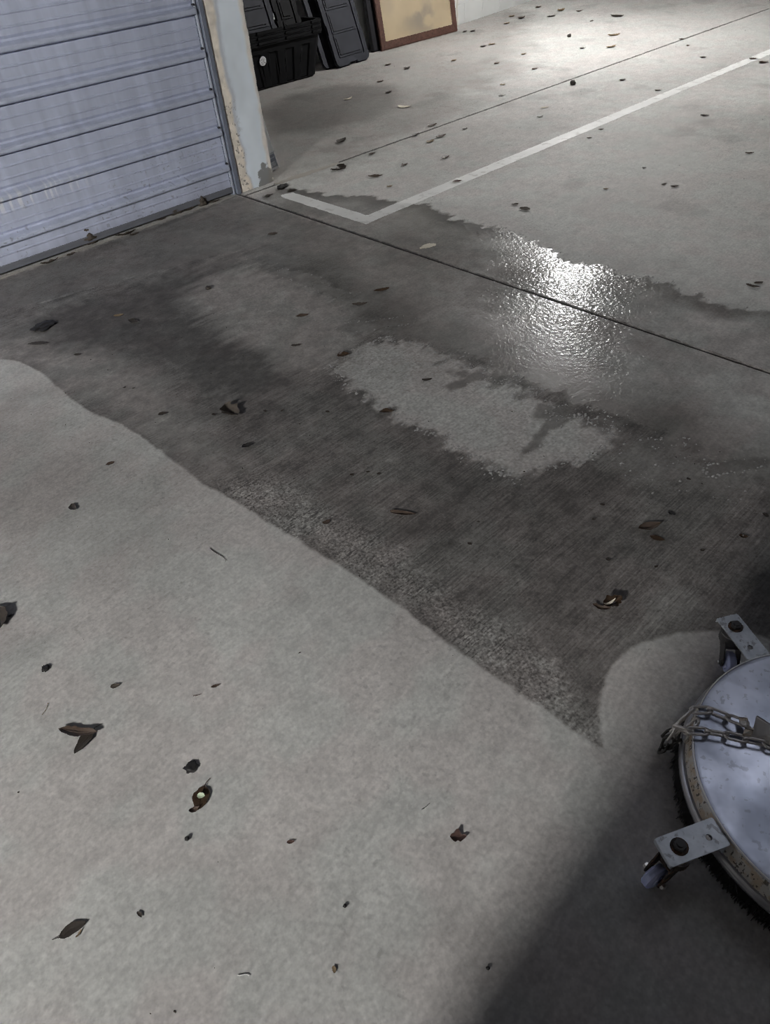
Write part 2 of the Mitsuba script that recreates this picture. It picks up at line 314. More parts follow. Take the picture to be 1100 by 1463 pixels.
def column_color(p, n, uv):
    x, z = p.x, p.z
    w = fbm(z * 9, x * 9, 2.0, 4) - 0.5
    bareL = smoothstep(0.012, -0.012, x - (2.648 + 0.055 * w + 0.02 * smoothstep(0.5, 0.1, z)))
    bareR = smoothstep(0.010, -0.010, (2.842 - 0.045 * (fbm(z * 8, 5.0, 7.0, 3) - 0.3)) - x)
    bareR = bareR * 0.8
    grey = smoothstep(0.02, -0.01, dr.abs(x - (2.652 + 0.055 * w)) - 0.018)
    pit = smoothstep(0.64, 0.74, fbm(x * 75, z * 75, 3.0, 3)) * smoothstep(2.70, 2.64, x) * smoothstep(0.75, 0.35, z)
    dampspot = smoothstep(0.062, 0.045, dr.sqrt(dr.square((x - 2.805) * 0.9) + dr.square((z - 0.055) * 0.8)) + 0.11 * (fbm(x * 24, z * 24, 12.0, 4) - 0.5))
    paint = mi.Color3f(0.76, 0.83, 0.90) * (0.86 + 0.26 * fbm(x * 7, z * 5, 1.0, 4))
    bare = mi.Color3f(0.84, 0.77, 0.68) * (0.70 + 0.45 * fbm(x * 28, z * 28, 6.0, 4))
    c = mix(paint, (0.46, 0.47, 0.50), 0.7 * grey)
    c = mix(c, bare, dr.maximum(bareL, bareR))
    c = mix(c, (0.12, 0.11, 0.10), 0.75 * pit)
    return mix(c, (0.17, 0.165, 0.155), 0.85 * dampspot)
def column_bump(p, n, uv):
    return 0.0012 * fbm(p.x * 90, p.z * 90, 1.0, 3) * smoothstep(2.70, 2.62, p.x) + 0.0004 * fbm(p.x * 40, p.z * 40, 4.0, 3)
textured('column_concrete', column_color, 0.75)

def tote_color(p, n, uv):
    return mi.Color3f(0.0075, 0.0078, 0.0088) * (0.8 + 0.5 * fbm(p.x * 12, p.y * 12, p.z * 12, 3))
textured('tote_plastic', tote_color, 0.65, specular=0.12)
def lid_color(p, n, uv):
    return mi.Color3f(0.028, 0.030, 0.038) * (0.8 + 0.45 * fbm(p.x * 8, p.y * 8, p.z * 8, 4))
textured('lid_plastic', lid_color, 0.65, specular=0.2)
plain('black_paint', (0.010, 0.010, 0.013), 0.6, specular=0.25)
plain('sticker_white', (0.72, 0.73, 0.74), 0.5)
plain('sticker_grey', (0.22, 0.22, 0.23), 0.5)
plain('carton_white', (0.86, 0.88, 0.92), 0.5)
plain('label_blue', (0.24, 0.27, 0.35), 0.55)
plain('label_ink', (0.10, 0.11, 0.15), 0.55)

def wood_color(p, n, uv):
    g = fbm(p.x * 5 + p.z * 60, p.z * 5 + p.x * 60, 2.0, 4)
    return mix((0.045, 0.022, 0.017), (0.110, 0.056, 0.043), g)
textured('frame_wood', wood_color, 0.42)
def canvas_color(p, n, uv):
    x, z = p.x, p.z
    a = fbm(x * 3.2, z * 3.2, 2.0, 5)
    d = smoothstep(0.40, 0.05, dr.sqrt(dr.square((x - 7.10) * 0.9) + dr.square((z - 0.22) * 1.6))) * smoothstep(0.36, 0.6, fbm(x * 5, z * 6, 9.0, 4))
    e = smoothstep(0.16, 0.03, dr.sqrt(dr.square(x - 6.58) + dr.square(z - 0.42))) * 0.6
    c = mix((0.28, 0.225, 0.15), (0.42, 0.34, 0.225), a)
    return mix(c, (0.20, 0.175, 0.145), dr.minimum(0.8 * d + 0.5 * e, 0.85))
textured('canvas', canvas_color, 0.75)

CX, CY = 1.055, -0.080
def deck_color(p, n, uv):
    x, y = p.x - CX, p.y - CY
    smear = fbm(x * 11 + 3, y * 11, 1.0, 5)
    blotch = smoothstep(0.52, 0.72, fbm(x * 17, y * 17, 4.0, 4))
    dots = smoothstep(0.70, 0.78, fbm(x * 80 + y * 40, y * 80 - x * 40, 2.0, 3))
    c = mix((0.38, 0.41, 0.49), (0.66, 0.69, 0.79), smoothstep(0.25, 0.75, smear))
    c = mix(c, (0.22, 0.23, 0.29), 0.30 * blotch)
    return mix(c, (0.12, 0.12, 0.13), 0.30 * dots)
def deck_rough(p, n, uv):
    return 0.27 + 0.20 * fbm((p.x - CX) * 14, (p.y - CY) * 14, 6.0, 4)
textured('deck_steel', deck_color, deck_rough, 0.85)
def band_color(p, n, uv):
    a = dr.atan2(p.y - CY, p.x - CX)
    g = smoothstep(0.42, 0.62, fbm(a * 22, p.z * 60, 3.0, 4))
    c = mix((0.70, 0.67, 0.62), (0.62, 0.52, 0.40), g)
    k = smoothstep(0.62, 0.75, fbm(a * 60, p.z * 120, 8.0, 3))
    return mix(c, (0.07, 0.06, 0.05), 0.8 * k)
textured('band_metal', band_color, 0.5, 0.35)
plain('bright_metal', (0.66, 0.65, 0.64), 0.25, 1.0)
plain('ring_metal', (0.40, 0.40, 0.42), 0.3, 0.9)
plain('lug_metal', (0.66, 0.63, 0.60), 0.42, 0.6)
plain('bristle', (0.008, 0.008, 0.009), 0.5)
def zinc_color(p, n, uv):
    a = fbm(p.x * 60, p.y * 60, p.z * 60, 4)
    d = smoothstep(0.58, 0.72, fbm(p.x * 95, p.y * 95, 4.0, 4))
    c = mix((0.40, 0.43, 0.46), (0.68, 0.71, 0.75), a)
    return mix(c, (0.10, 0.09, 0.09), 0.5 * d)
textured('zinc', zinc_color, 0.42, 0.6)
plain('dark_steel', (0.07, 0.068, 0.068), 0.5, 0.5)
def rusty_color(p, n, uv):
    return mix((0.035, 0.028, 0.024), (0.16, 0.085, 0.05), smoothstep(0.45, 0.75, fbm(p.x * 70, p.y * 70, p.z * 70, 4)))
textured('rusty_steel', rusty_color, 0.6, 0.3)
plain('wheel_plastic', (0.60, 0.67, 0.98), 0.3, clearcoat=0.4)
plain('chain_steel', (0.74, 0.71, 0.68), 0.42, 0.7)
plain('chain_wet', (0.06, 0.058, 0.055), 0.22, 0.7)

LEAF = dict(dark=((0.030, 0.024, 0.019), 0.55), brown=((0.062, 0.042, 0.030), 0.55), tan=((0.17, 0.125, 0.075), 0.6), black=((0.013, 0.012, 0.012), 0.6),
            pale=((0.50, 0.46, 0.38), 0.65), wet=((0.050, 0.033, 0.022), 0.16), red=((0.075, 0.042, 0.034), 0.55), moss=((0.50, 0.58, 0.42), 0.6), white=((0.62, 0.62, 0.60), 0.6), mud=((0.060, 0.049, 0.039), 0.8))
for k, (c, r) in LEAF.items():
    plain('leaf_' + k, c, r, two=True)

# ------------------------------------------------------------------ the setting
add('floor', cbox(-12, 14, -12, 9, -0.16, -0.010), 'joint_filler', kind='structure')
note('floor', 'grey concrete garage floor of large slabs, partly dirty and wet')
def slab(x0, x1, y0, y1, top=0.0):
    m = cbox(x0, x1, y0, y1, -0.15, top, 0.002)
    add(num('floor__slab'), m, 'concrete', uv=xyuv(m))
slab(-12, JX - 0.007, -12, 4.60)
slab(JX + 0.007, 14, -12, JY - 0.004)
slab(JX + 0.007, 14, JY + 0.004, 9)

add('ceiling', cbox(-12, 14, -12, 9, CEIL, CEIL + 0.2), 'ceiling_concrete', kind='structure')
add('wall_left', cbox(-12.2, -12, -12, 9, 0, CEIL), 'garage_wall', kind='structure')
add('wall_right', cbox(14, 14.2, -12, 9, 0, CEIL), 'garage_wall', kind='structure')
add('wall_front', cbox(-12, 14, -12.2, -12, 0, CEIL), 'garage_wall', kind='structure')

# back wall of painted blocks: a straight stretch behind the totes and a stretch that turns away behind the frame
def block_wall(name, p0, p1, label):
    p0, p1 = np.array(p0, float), np.array(p1, float)
    d = p1 - p0; L = np.linalg.norm(d); d /= L
    mat = np.eye(4); mat[:3, 0] = [d[0], d[1], 0]; mat[:3, 1] = [-d[1], d[0], 0]; mat[:3, 3] = [p0[0], p0[1], 0]
    add(name, moved(cbox(0, L, 0.004, 0.2, 0, CEIL), mat), 'wall_paint', kind='structure', label=label)
    h, w = 0.215, 0.43
    for r in range(5):
        x = -0.0 if r % 2 == 0 else -w / 2
        while x < L - 0.01:
            a, b = max(x, 0) + 0.0012, min(x + w, L) - 0.0012
            if b - a > 0.03:
                add(num(name + '__block'), moved(cbox(a, b, 0, 0.05, r * h + (0.0 if r == 0 else 0.0012), (r + 1) * h - 0.0012, 0.0012), mat), 'wall_paint')
            x += w
block_wall('wall_back', (2.86, 7.22), (7.70, 7.22), 'white painted block wall behind the totes and framed panel')
block_wall('wall_far', (7.70, 7.19), (11.6, 7.83), 'white painted block wall right of the framed panel')

# dividing wall and its end column
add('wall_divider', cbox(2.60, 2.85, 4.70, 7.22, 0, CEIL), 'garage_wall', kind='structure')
def column_mesh():
    x0, x1, y0, y1 = 2.580, 2.864, 4.292, 4.72
    out = []
    for (cx, cy, a0, r) in ((x0, y0, 180, 0.022), (x1, y0, 270, 0.012)):
        for k in range(7):
            a = math.radians(a0 + 90 * k / 6)
            sx, sy = (r if cx == x0 else -r), r
            out.append((cx + sx + r * math.cos(a), cy + sy + r * math.sin(a)))
        if cx == x0:
            out += [(x0 + t * (x1 - x0), y0) for t in np.linspace(0.1, 0.93, 14)]
    out += [(x1, y1), (x0, y1)]
    ring = np.array(out)
    zs = np.concatenate([np.linspace(0, 1.4, 150), [CEIL]])
    v = np.array([[x, y, z] for z in zs for x, y in ring])
    edge = np.exp(-((v[:, 0] - x0) / 0.05) ** 2) + 0.7 * np.exp(-((v[:, 0] - x1) / 0.025) ** 2)
    k = (meshkit.fbm(v * 26, 4, 3) - 0.45) * 0.016 * edge * (v[:, 1] < 4.5)
    v[:, 1] += k
    v[:, 0] += k * np.where(v[:, 0] < 2.7, 0.8, -0.6)
    n = len(ring); f = []
    for i in range(len(zs) - 1):
        for j in range(n):
            a, b = i * n + j, i * n + (j + 1) % n
            f += [[a, b, b + n], [a, b + n, a + n]]
    return trimesh.Trimesh(v, f, process=False)
add('column', column_mesh(), 'column_concrete', smooth=40, kind='structure', label='blue grey painted concrete column with bare worn edges beside the roller door')

# added column standing in for the photographer: blocks the near lamp at lower right
add('column_001', M(cbox(-1.08, -0.72, -0.42, 0.105, 0, CEIL, 0.01)), 'garage_wall', kind='structure', label='added unseen column standing in for the photographer to cast the lower right shadow')

# ------------------------------------------------------------------ roller door
DX0, DX1, DY = -0.9, 2.530, 4.315
PER, RIB0 = 0.2095, 0.150
def swept(profile, x0, x1):
    """A sheet 1.2 mm thick from a (y, z) profile, swept along x; y is out of the door, towards the yard."""
    p = np.asarray(profile, float)
    t = np.gradient(p, axis=0); t /= np.linalg.norm(t, axis=1, keepdims=True)
    nrm = np.c_[-t[:, 1], t[:, 0]] * 0.0012
    loop = np.vstack([p, (p + nrm)[::-1]])
    n = len(loop)
    v = np.vstack([np.c_[np.full(n, x), DY - loop[:, 0], loop[:, 1]] for x in (x0, x1)])
    f = []
    for j in range(n):
        a, b = j, (j + 1) % n
        f += [[a, b, b + n], [a, b + n, a + n]]
    f += [[0, k + 1, k] for k in range(1, n - 1)] + [[n, n + k, n + k + 1] for k in range(1, n - 1)]
    return outward(trimesh.Trimesh(v, f, process=False))
def rib(z, h, d, k=9):
    return [(d * math.sin(math.pi * a) ** 0.8, z + h * a) for a in np.linspace(0, 1, k)]
for i in range(11):
    z0 = RIB0 + i * PER
    prof = [(0.0, z0), (0.024, z0 + 0.001), (0.031, z0 + 0.004), (0.035, z0 + 0.010), (0.035, z0 + 0.022), (0.031, z0 + 0.028), (0.022, z0 + 0.032), (0.0, z0 + 0.037), (-0.010, z0 + 0.040), (-0.012, z0 + 0.050), (-0.008, z0 + 0.055), (0.0, z0 + 0.064)]
    for q in (0.096, 0.150):
        prof += [(0.0, z0 + q - 0.010)] + [(0.0, z0 + q - 0.006), (0.0060, z0 + q - 0.003), (0.0065, z0 + q + 0.001), (0.0, z0 + q + 0.007)] + [(0.0, z0 + q + 0.012)]
    prof += [(0.0, z0 + PER - 0.010), (-0.007, z0 + PER - 0.007), (-0.007, z0 + PER - 0.001), (0.0, z0 + PER - 0.0004)]
    add(num('door_1__slat'), swept(prof, DX0, DX1), 'door_paint', smooth=35)
prof = [(0.0, 0.046), (0.006, 0.050), (0.006, 0.070)] + rib(0.092, 0.014, 0.0055, 5) + [(0.0, 0.112), (0.0, 0.150)]
add('door_1__bottom_rail', swept(prof, DX0, DX1), 'door_paint', smooth=30, label='bottom rail of the roller door')
note('door_1', 'blue grey corrugated steel roller door with stained ribs', kind='structure')
add('door_1__seal', cbox(DX0, DX1, DY - 0.014, DY + 0.01, 0.016, 0.052, 0.003), 'seal_rubber', label='dark grey rubber seal under the door')
gm = M(cbox(2.528, 2.580, DY - 0.004, DY + 0.06, 0.0, CEIL), cbox(2.553, 2.582, DY - 0.034, DY, 0.0, CEIL, 0.002))
add('door_1__guide', gm, 'guide_paint', label='dark blue grey guide channel')
add('door_1__guide_001', cbox(2.533, 2.546, DY - 0.016, DY - 0.003, 0.0, CEIL, 0.002), 'guide_inner', label='pale inner lip of the guide')
add('door_1__guide_002', cbox(DX0 - 0.06, DX0 + 0.005, DY - 0.034, DY + 0.06, 0.0, CEIL, 0.002), 'guide_paint')
for i in range(11):
    z = RIB0 + i * PER + 0.045
    cl = M(cbox(2.522, 2.536, DY - 0.020, DY - 0.004, z - 0.004, z + 0.006, 0.002), moved(lathe([(0, 0), (0.005, 0), (0.005, 0.004), (0, 0.006)], 8), frame((1, 0, 0), (0, -1, 0), (2.529, DY - 0.02, z + 0.001))))
    add(num('door_1__clip'), cl, 'dark_bolt')
add('wall_door', cbox(-12, DX0 - 0.055, 4.28, 4.5, 0, CEIL), 'garage_wall', kind='structure')

rid = np.linspace(DX0, 2.53, 500)
rw = 0.004 + 0.006 * meshkit.fbm(np.c_[rid * 9, rid * 0, rid * 0], 3, 2)
rv = np.vstack([np.c_[rid, 4.284 - rw, rid * 0], np.c_[rid, 4.284 + 0 * rw, np.maximum(0.0004, 0.012 * (meshkit.fbm(np.c_[rid * 6, rid * 0 + 4, rid * 0], 4, 6) - 0.40))], np.c_[rid, 4.284 + rw, rid * 0]])
rf = []
for i in range(499):
    for o in (0, 500):
        rf += [[i + o, i + 1 + o, i + 501 + o], [i + o, i + 501 + o, i + 500 + o]]
add('trim_1', trimesh.Trimesh(rv, rf, process=False), 'mortar', smooth=True, kind='structure', label='broken line of pale mortar on the floor along the roller door')

ra, rb2 = (2.816, 4.231), (3.373, 4.208)
rt = np.linspace(0, 1, 80)[:, None]
rc = np.array(ra) + (np.array(rb2) - np.array(ra)) * rt
rn = np.array([-(rb2[1] - ra[1]), rb2[0] - ra[0]]); rn = rn / np.linalg.norm(rn)
wob = 0.020 * (meshkit.fbm(np.c_[rt * 7, rt * 0 + 2, rt * 0], 3, 5)[:, None] - 0.5)
hw = (0.016 + 0.022 * meshkit.fbm(np.c_[rt * 12, rt * 0, rt * 0], 3, 8)[:, None]) * np.sin(np.pi * (0.04 + 0.92 * rt)) ** 0.5
hz = 0.004 + 0.012 * meshkit.fbm(np.c_[rt * 16, rt * 0 + 5, rt * 0], 3, 9)
lanes = [np.c_[rc + rn * (wob + k * hw), hz * e + 0.0004] for k, e in ((-1, 0), (-0.5, 0.9), (0.5, 0.8), (1, 0))]
rv2 = np.vstack(lanes); rf2 = []
for o in range(3):
    for i in range(79):
        a, b = o * 80 + i, o * 80 + i + 1
        rf2 += [[a, b, b + 80], [a, b + 80, a + 80]]
add('trim_2', trimesh.Trimesh(rv2, rf2, process=False), 'mortar', smooth=True, kind='structure', label='low broken mortar ridge at the foot of the column')

# ------------------------------------------------------------------ paint on the floor
LX0, LX1, LY0, LY1 = 2.690, 2.790, 3.170, 3.270
line = Polygon([(LX0, LY0), (11.5, LY0 - 0.03), (11.5, LY1 - 0.03), (LX1, LY1), (LX1, 4.0), (LX0 + 0.015, 4.02), (LX0, 3.95)])
ln = LineString(list(line.exterior.coords)); N = int(ln.length / 0.02)
pp = np.array([ln.interpolate(k / N, normalized=True).coords[0] for k in range(N)])
pp += (meshkit.fbm(np.c_[pp * 30, np.zeros(N)], 3, 4)[:, None] - 0.5) * 0.008
lm = extrude(Polygon(pp).buffer(0), 0.0008, 0.0004)
add('parking_line', lm, 'line_paint', uv=xyuv(lm), label='worn white painted parking line with a corner near the column', category='parking line')

# ------------------------------------------------------------------ water
wet = POLY[0].buffer(-0.004)
keep_out = sbox(JX - 0.011, -9, JX + 0.011, 9).union(Polygon(pp).buffer(0.0))
wet = wet.difference(keep_out).difference(POLY[4].buffer(0.012)).difference(sbox(-9, 4.16, 9, 9)).difference(sbox(-9, -9, 9, 0.30))
pieces = sorted([g for g in wet.geoms if g.area > 0.02], key=lambda g: -g.area)
wl = ['wide wet film of water on the near side of the long floor joint', 'wet film of water with a bright lamp glare beyond the long floor joint', 'small wet patch inside the corner of the white line']
for i, g in enumerate(pieces[:3]):
    g = g.simplify(0.0012)
    top = extrude(g, 0.0007, 0.0002)
    lab = wl[0] if g.centroid.x < JX else (wl[1] if g.centroid.y < 3.17 else wl[2])
    add(num('puddle'), top, 'water_film', uv=xyuv(top), label=lab, category='puddle')
def dome(r, h, n=7):
    a = np.arange(n) * 2 * np.pi / n
    v = [(r * math.cos(t), r * math.sin(t), 0) for t in a] + [(0.72 * r * math.cos(t), 0.72 * r * math.sin(t), 0.72 * h) for t in a] + [(0, 0, h)]
    f = []
    for j in range(n):
        k = (j + 1) % n
        f += [[j, k, n + k], [j, n + k, n + j], [n + j, n + k, 2 * n]]
    return np.array(v), np.array(f)
def scatter(shapes):
    vs, fs, o = [], [], 0
    for v, f in shapes:
        vs.append(v); fs.append(f + o); o += len(v)
    return trimesh.Trimesh(np.vstack(vs), np.vstack(fs), process=False)
beads = []
def bead_line(g, n, spread, keep):
    ring = g.exterior
    for _ in range(n):
        c = ring.interpolate(rng.random(), normalized=True)
        x, y = c.x + rng.gauss(0, spread), c.y + rng.gauss(0, spread)
        if not keep(x, y) or abs(x - JX) < 0.02:
            continue
        r = 0.0014 + 0.0038 * rng.random() ** 1.8
        v, f = dome(r, 0.55 * r)
        v = v * [1.0 + rng.random() * 0.8, 1, 1]
        beads.append((v + [x, y, 0.0005], f))
bead_line(POLY[4], 900, 0.012, lambda x, y: x > 0.9)
bead_line(POLY[0], 1000, 0.008, lambda x, y: 2.6 < x < 4.2 and y < 3.2)
bead_line(POLY[8], 40, 0.03, lambda x, y: True)
for g in POLY[-1].geoms:
    bead_line(g, 45, 0.004, lambda x, y: 0.9 < x < 2.2)
add('water_beads', scatter(beads), 'bead_water', smooth=True, label='tiny water beads along the ragged wet edges of the floor', category='water drops', kind='stuff')
plain('bead_water', (0.26, 0.255, 0.25), 0.25, specular=1.0)  # base colour lightened so the beads show as painted glints

# grit: fine crumbs of dirt on the concrete
grit = []
GR = [(-0.3, 6.6, -0.1, 4.2, 520), (0.8, 2.5, 0.4, 3.8, 420), (4.0, 9.5, 3.3, 6.8, 220)]
for x0, x1, y0, y1, n in GR:
    for _ in range(n):
        x, y = rng.uniform(x0, x1), rng.uniform(y0, y1)
        if abs(x - JX) < 0.03 or (y > 4.2 and x < 2.95):
            continue
        r = 0.0006 + 0.0022 * rng.random() ** 5
        v, f = dome(r, 0.8 * r, 5)
        grit.append((v * [1 + rng.random(), 1, 1] @ rotz(rng.uniform(0, 6.3))[:3, :3].T + [x, y, 0.0001], f))
add('grit', scatter(grit), 'leaf_dark', smooth=True, label='fine dark grit and crumbs scattered over the concrete floor', category='grit', kind='stuff')

# ------------------------------------------------------------------ ceiling lamps and an added glow panel
def batten(name, a, b, radiance, color, label):
    t = num(name)
    note(t, label, 'lamp')
    a, b = np.array(a), np.array(b)
    L = float(np.linalg.norm(b - a)); d = (b - a) / L
    F = frame((d[0], d[1], 0), (0, 0, 1), ((a[0] + b[0]) / 2, (a[1] + b[1]) / 2, CEIL))
    add(t + '__housing', moved(cbox(-L / 2 - 0.04, L / 2 + 0.04, -0.05, 0.05, -0.05, -0.0005, 0.006), F), 'sticker_white')
    scene[t + '__tube'] = ply(moved(trimesh.creation.cylinder(0.019, L, sections=20), F @ frame((0, 0, 1), (1, 0, 0), (0, 0, -0.08))), 'sticker_white', emitter={'type': 'area', 'radiance': {'type': 'rgb', 'value': [radiance * c for c in color]}})
    for s in (-1, 1):
        x = s * (L / 2 + 0.012)
        add(num(t + '__end_cap'), moved(cbox(x - 0.012, x + 0.012, -0.022, 0.022, -0.103, -0.049, 0.003), F), 'sticker_white')
PCX, PCY = (2.403, 0.205)  # added glow panel, an unseen source for the steel deck to reflect
add('added_panel__frame', M(cbox(PCX - 0.62, PCX + 0.62, PCY - 0.47, PCY + 0.47, CEIL - 0.035, CEIL - 0.0005, 0.004)), 'sticker_white')
note('added_panel', 'added glowing ceiling panel for the steel deck to reflect', 'lamp')
scene['added_panel__diffuser'] = ply(cbox(PCX - 0.53, PCX + 0.53, PCY - 0.40, PCY + 0.40, CEIL - 0.038, CEIL - 0.034), 'sticker_white', emitter={'type': 'area', 'radiance': {'type': 'rgb', 'value': [1.3, 1.36, 1.55]}})
x, y = NEAR_LAMP['at']; h = NEAR_LAMP['length'] / 2
batten('batten_lamp', (x - h, y + 0.09), (x + h, y - 0.09), NEAR_LAMP['radiance'], (1.0, 0.985, 0.955), 'bright fluorescent batten lamp on the ceiling behind the added column')
t = num('far_bay_lamp')
note(t, 'ceiling lamp over the far bay with an added cutoff shield', 'lamp')
x, y = FAR_LAMP['at']; r = FAR_LAMP['added_hood']; dz = FAR_LAMP['depth']; zb = CEIL - 0.09
H = np.eye(4); H[:3, 3] = (x, y, 0)
add(t + '__added_hood', moved(lathe([(0, CEIL - 0.0005), (0.05, CEIL - 0.0005), (0.05, CEIL - 0.015), (r, CEIL - 0.02), (r, zb - dz), (r - 0.004, zb - dz), (r - 0.004, CEIL - 0.025), (0, CEIL - 0.025)], 64), H), 'black_paint', smooth=30)
add(t + '__socket', moved(lathe([(0, CEIL - 0.0245), (0.022, CEIL - 0.0245), (0.022, zb + 0.03), (0, zb + 0.03)], 24), H), 'sticker_white')
s_ = trimesh.creation.icosphere(3, FAR_LAMP['bulb']); s_.apply_translation((x, y, zb))
scene[t + '__bulb'] = ply(s_, 'sticker_white', True, emitter={'type': 'area', 'radiance': {'type': 'rgb', 'value': [FAR_LAMP['radiance'] * c for c in (1.0, 0.985, 0.955)]}})

# ------------------------------------------------------------------ storage totes, nested three deep
def rrect(x0, x1, y0, y1, r, n=6):
    return sbox(x0 + r, y0 + r, x1 - r, y1 - r).buffer(r, quad_segs=n)
def loft(rings, zs, close_bottom=True):
    """A skin through equal rings of points at the heights zs."""
    n = len(rings[0]); v = np.vstack([np.c_[r, np.full(n, z)] for r, z in zip(rings, zs)]); f = []
    for i in range(len(rings) - 1):
        for j in range(n):
            a, b = i * n + j, i * n + (j + 1) % n
            f += [[a, b, b + n], [a, b + n, a + n]]
    if close_bottom:
        v = np.vstack([v, [*np.mean(rings[0], 0), zs[0]]])
        f += [[len(v) - 1, (j + 1) % n, j] for j in range(n)]
    return v, f
def tote_ring(inset, cx, cy, hx, hy, ribs=0.0):
    """A rounded rectangle with shallow upright channels pressed into its long sides."""
    p = []
    hx, hy = hx - inset, hy - inset
    g = rrect(-hx, hx, -hy, hy, 0.05, 5)
    ring = LineString(g.exterior.coords)
    for k in range(176):
        q = ring.interpolate(k / 176, normalized=True)
        x, y = q.x, q.y
        if ribs and abs(abs(y) - hy) < 1e-6:
            for c in (-0.62, -0.21, 0.21, 0.62):
                if abs(x / hx - c) < 0.105:
                    y -= math.copysign(ribs, y)
        p.append((x + cx, y + cy))
    return np.array(p)
TX, TY = 4.775, 6.87
def tote(z, first, label):
    t = num('storage_tote')
    note(t, label, 'storage tote', 'nested black storage totes')
    hx, hy, h = 0.53, 0.26, 0.385
    rings = [tote_ring(0.105, TX, TY, hx, hy), tote_ring(0.093, TX, TY, hx, hy), tote_ring(0.088, TX, TY, hx, hy, 0.012), tote_ring(0.040, TX, TY, hx, hy, 0.012), tote_ring(0.038, TX, TY, hx, hy), tote_ring(0.028, TX, TY, hx, hy)]
    zs = [0.0, 0.012, 0.02, 0.30, 0.305, h]
    inner = [r * 1.0 for r in rings[::-1]]
    cin = [np.array([(x + 0.004 * (TX - x) / hx, y + 0.004 * (TY - y) / hy) for x, y in r]) for r in inner]
    v, f = loft(rings + cin, zs + [q + (0.004 if q < 0.1 else 0) for q in zs[::-1]])
    f += [[len(v) - 1, 0, 0]]
    n = 176; v = np.vstack([v, [TX, TY, 0.006]]); base = (len(rings) * 2 - 1) * n
    f = [q for q in f if len(set(q)) == 3] + [[base + j, base + (j + 1) % n, len(v) - 1] for j in range(n)]
    body = outward(trimesh.Trimesh(v, f, process=False)); body.apply_translation((0, 0, z))
    add(t + '__body', body, 'tote_plastic', smooth=30)
    outer, hole = rrect(TX - hx, TX + hx, TY - hy, TY + hy, 0.055), rrect(TX - hx + 0.036, TX + hx - 0.036, TY - hy + 0.036, TY + hy - 0.036, 0.045)
    rim = outer.difference(hole)
    for c in (-0.33, 0.0, 0.33):                       # notches along the front and back lip
        rim = rim.difference(sbox(TX + c - 0.055, TY - hy - 0.01, TX + c + 0.055, TY - hy + 0.012)).difference(sbox(TX + c - 0.055, TY + hy - 0.012, TX + c + 0.055, TY + hy + 0.01))
    lip = M(extrude(rim, 0.022, z + h - 0.004), extrude(rrect(TX - hx + 0.008, TX + hx - 0.008, TY - hy + 0.008, TY + hy - 0.008, 0.05).difference(hole), 0.012, z + h - 0.018))
    add(t + '__rim', lip, 'tote_plastic')
    if first:
        sx, sy, sz = 4.545, TY - hy + 0.0475, 0.247
        tilt = rotx(math.radians(90)); tilt[:3, 3] = (sx, sy, sz)
        lean = np.eye(4); lean[:3, :3] = rotx(math.radians(9.7))[:3, :3]
        disc = moved(lathe([(0, 0), (0.040, 0), (0.040, 0.0012), (0, 0.0012)], 40), tilt @ lean)
        add(t + '__sticker', disc, 'sticker_white', label='round white sticker with grey zigzag marks')
        marks_ = []
        for k, (a, b, c_) in enumerate([(-0.022, 0.012, 25), (-0.004, 0.018, -28), (0.012, 0.008, 20), (-0.016, -0.012, -25), (0.004, -0.006, 30), (0.020, -0.016, -20), (-0.004, -0.024, 10)]):
            s = cbox(-0.012, 0.012, -0.0022, 0.0022, 0.0012, 0.002)
            marks_.append(moved(s, rotz(math.radians(c_), (a, b, 0))))
        add(t + '__sticker__print', moved(M(*marks_), tilt @ lean), 'sticker_grey')
tote(0.002, True, 'black storage tote on the floor, a round white sticker on its front, lowest of three')
tote(0.042, False, 'black storage tote nested in the middle, its rim second from the top')
tote(0.082, False, 'open black storage tote, topmost of the three, with a grey lid standing in it')

def lid_mesh(w, h, detail=True):
    """A lid lying in the xy plane, x across, y along its length from 0; z is its face."""
    outline = rrect(-w / 2, w / 2, 0, h, 0.06).difference(sbox(-0.055, -0.01, 0.055, 0.018)).difference(sbox(-w / 2 - 0.01, h * 0.38, -w / 2 + 0.012, h * 0.48)).difference(sbox(w / 2 - 0.012, h * 0.38, w / 2 + 0.01, h * 0.48))
    base = extrude(outline, 0.020)
    rim = extrude(outline.buffer(-0.004).difference(rrect(-w / 2 + 0.062, w / 2 - 0.062, 0.062, h - 0.062, 0.03)), 0.012, 0.020)
    groove_in = rrect(-w / 2 + 0.078, w / 2 - 0.078, 0.078, h - 0.078, 0.022)
    cells = groove_in
    pan = [rim, base, moved(cbox(-0.05, 0.05, 0.018, 0.026, 0.0, 0.026, 0.003), np.eye(4))]
    rows = 3
    ch = (h - 0.156) / rows
    for k in range(rows):
        y0, y1 = 0.078 + k * ch, 0.078 + (k + 1) * ch
        cell = sbox(-w / 2 + 0.078, y0 + 0.007, w / 2 - 0.078, y1 - 0.007)
        notch = sbox(-w / 2 + 0.092, y0 + 0.02, -w / 2 + 0.102, y1 - 0.035).union(sbox(-w / 2 + 0.092, y0 + 0.02, w / 2 - 0.12, y0 + 0.029))
        pan.append(extrude(cell.difference(notch), 0.010, 0.020))
    return M(*pan)
def lean(x, y, deg, yaw=0.0, z=0.0):
    """Stands what lies in the xy plane on its y = 0 edge at (x, y), leaning back (towards +y) by deg, its face to -y."""
    a = math.radians(90 - deg)
    m = rotz(math.radians(yaw), (x, y, z)) @ rotx(a)
    return m
lidm = lid_mesh(0.52, 0.80)
add('tote_lid', moved(lidm, lean(5.775, 6.772, 19, 5.5, 0.0)), 'lid_plastic', label='dark grey ribbed tote lid leaning in front beside the framed panel', category='lid')
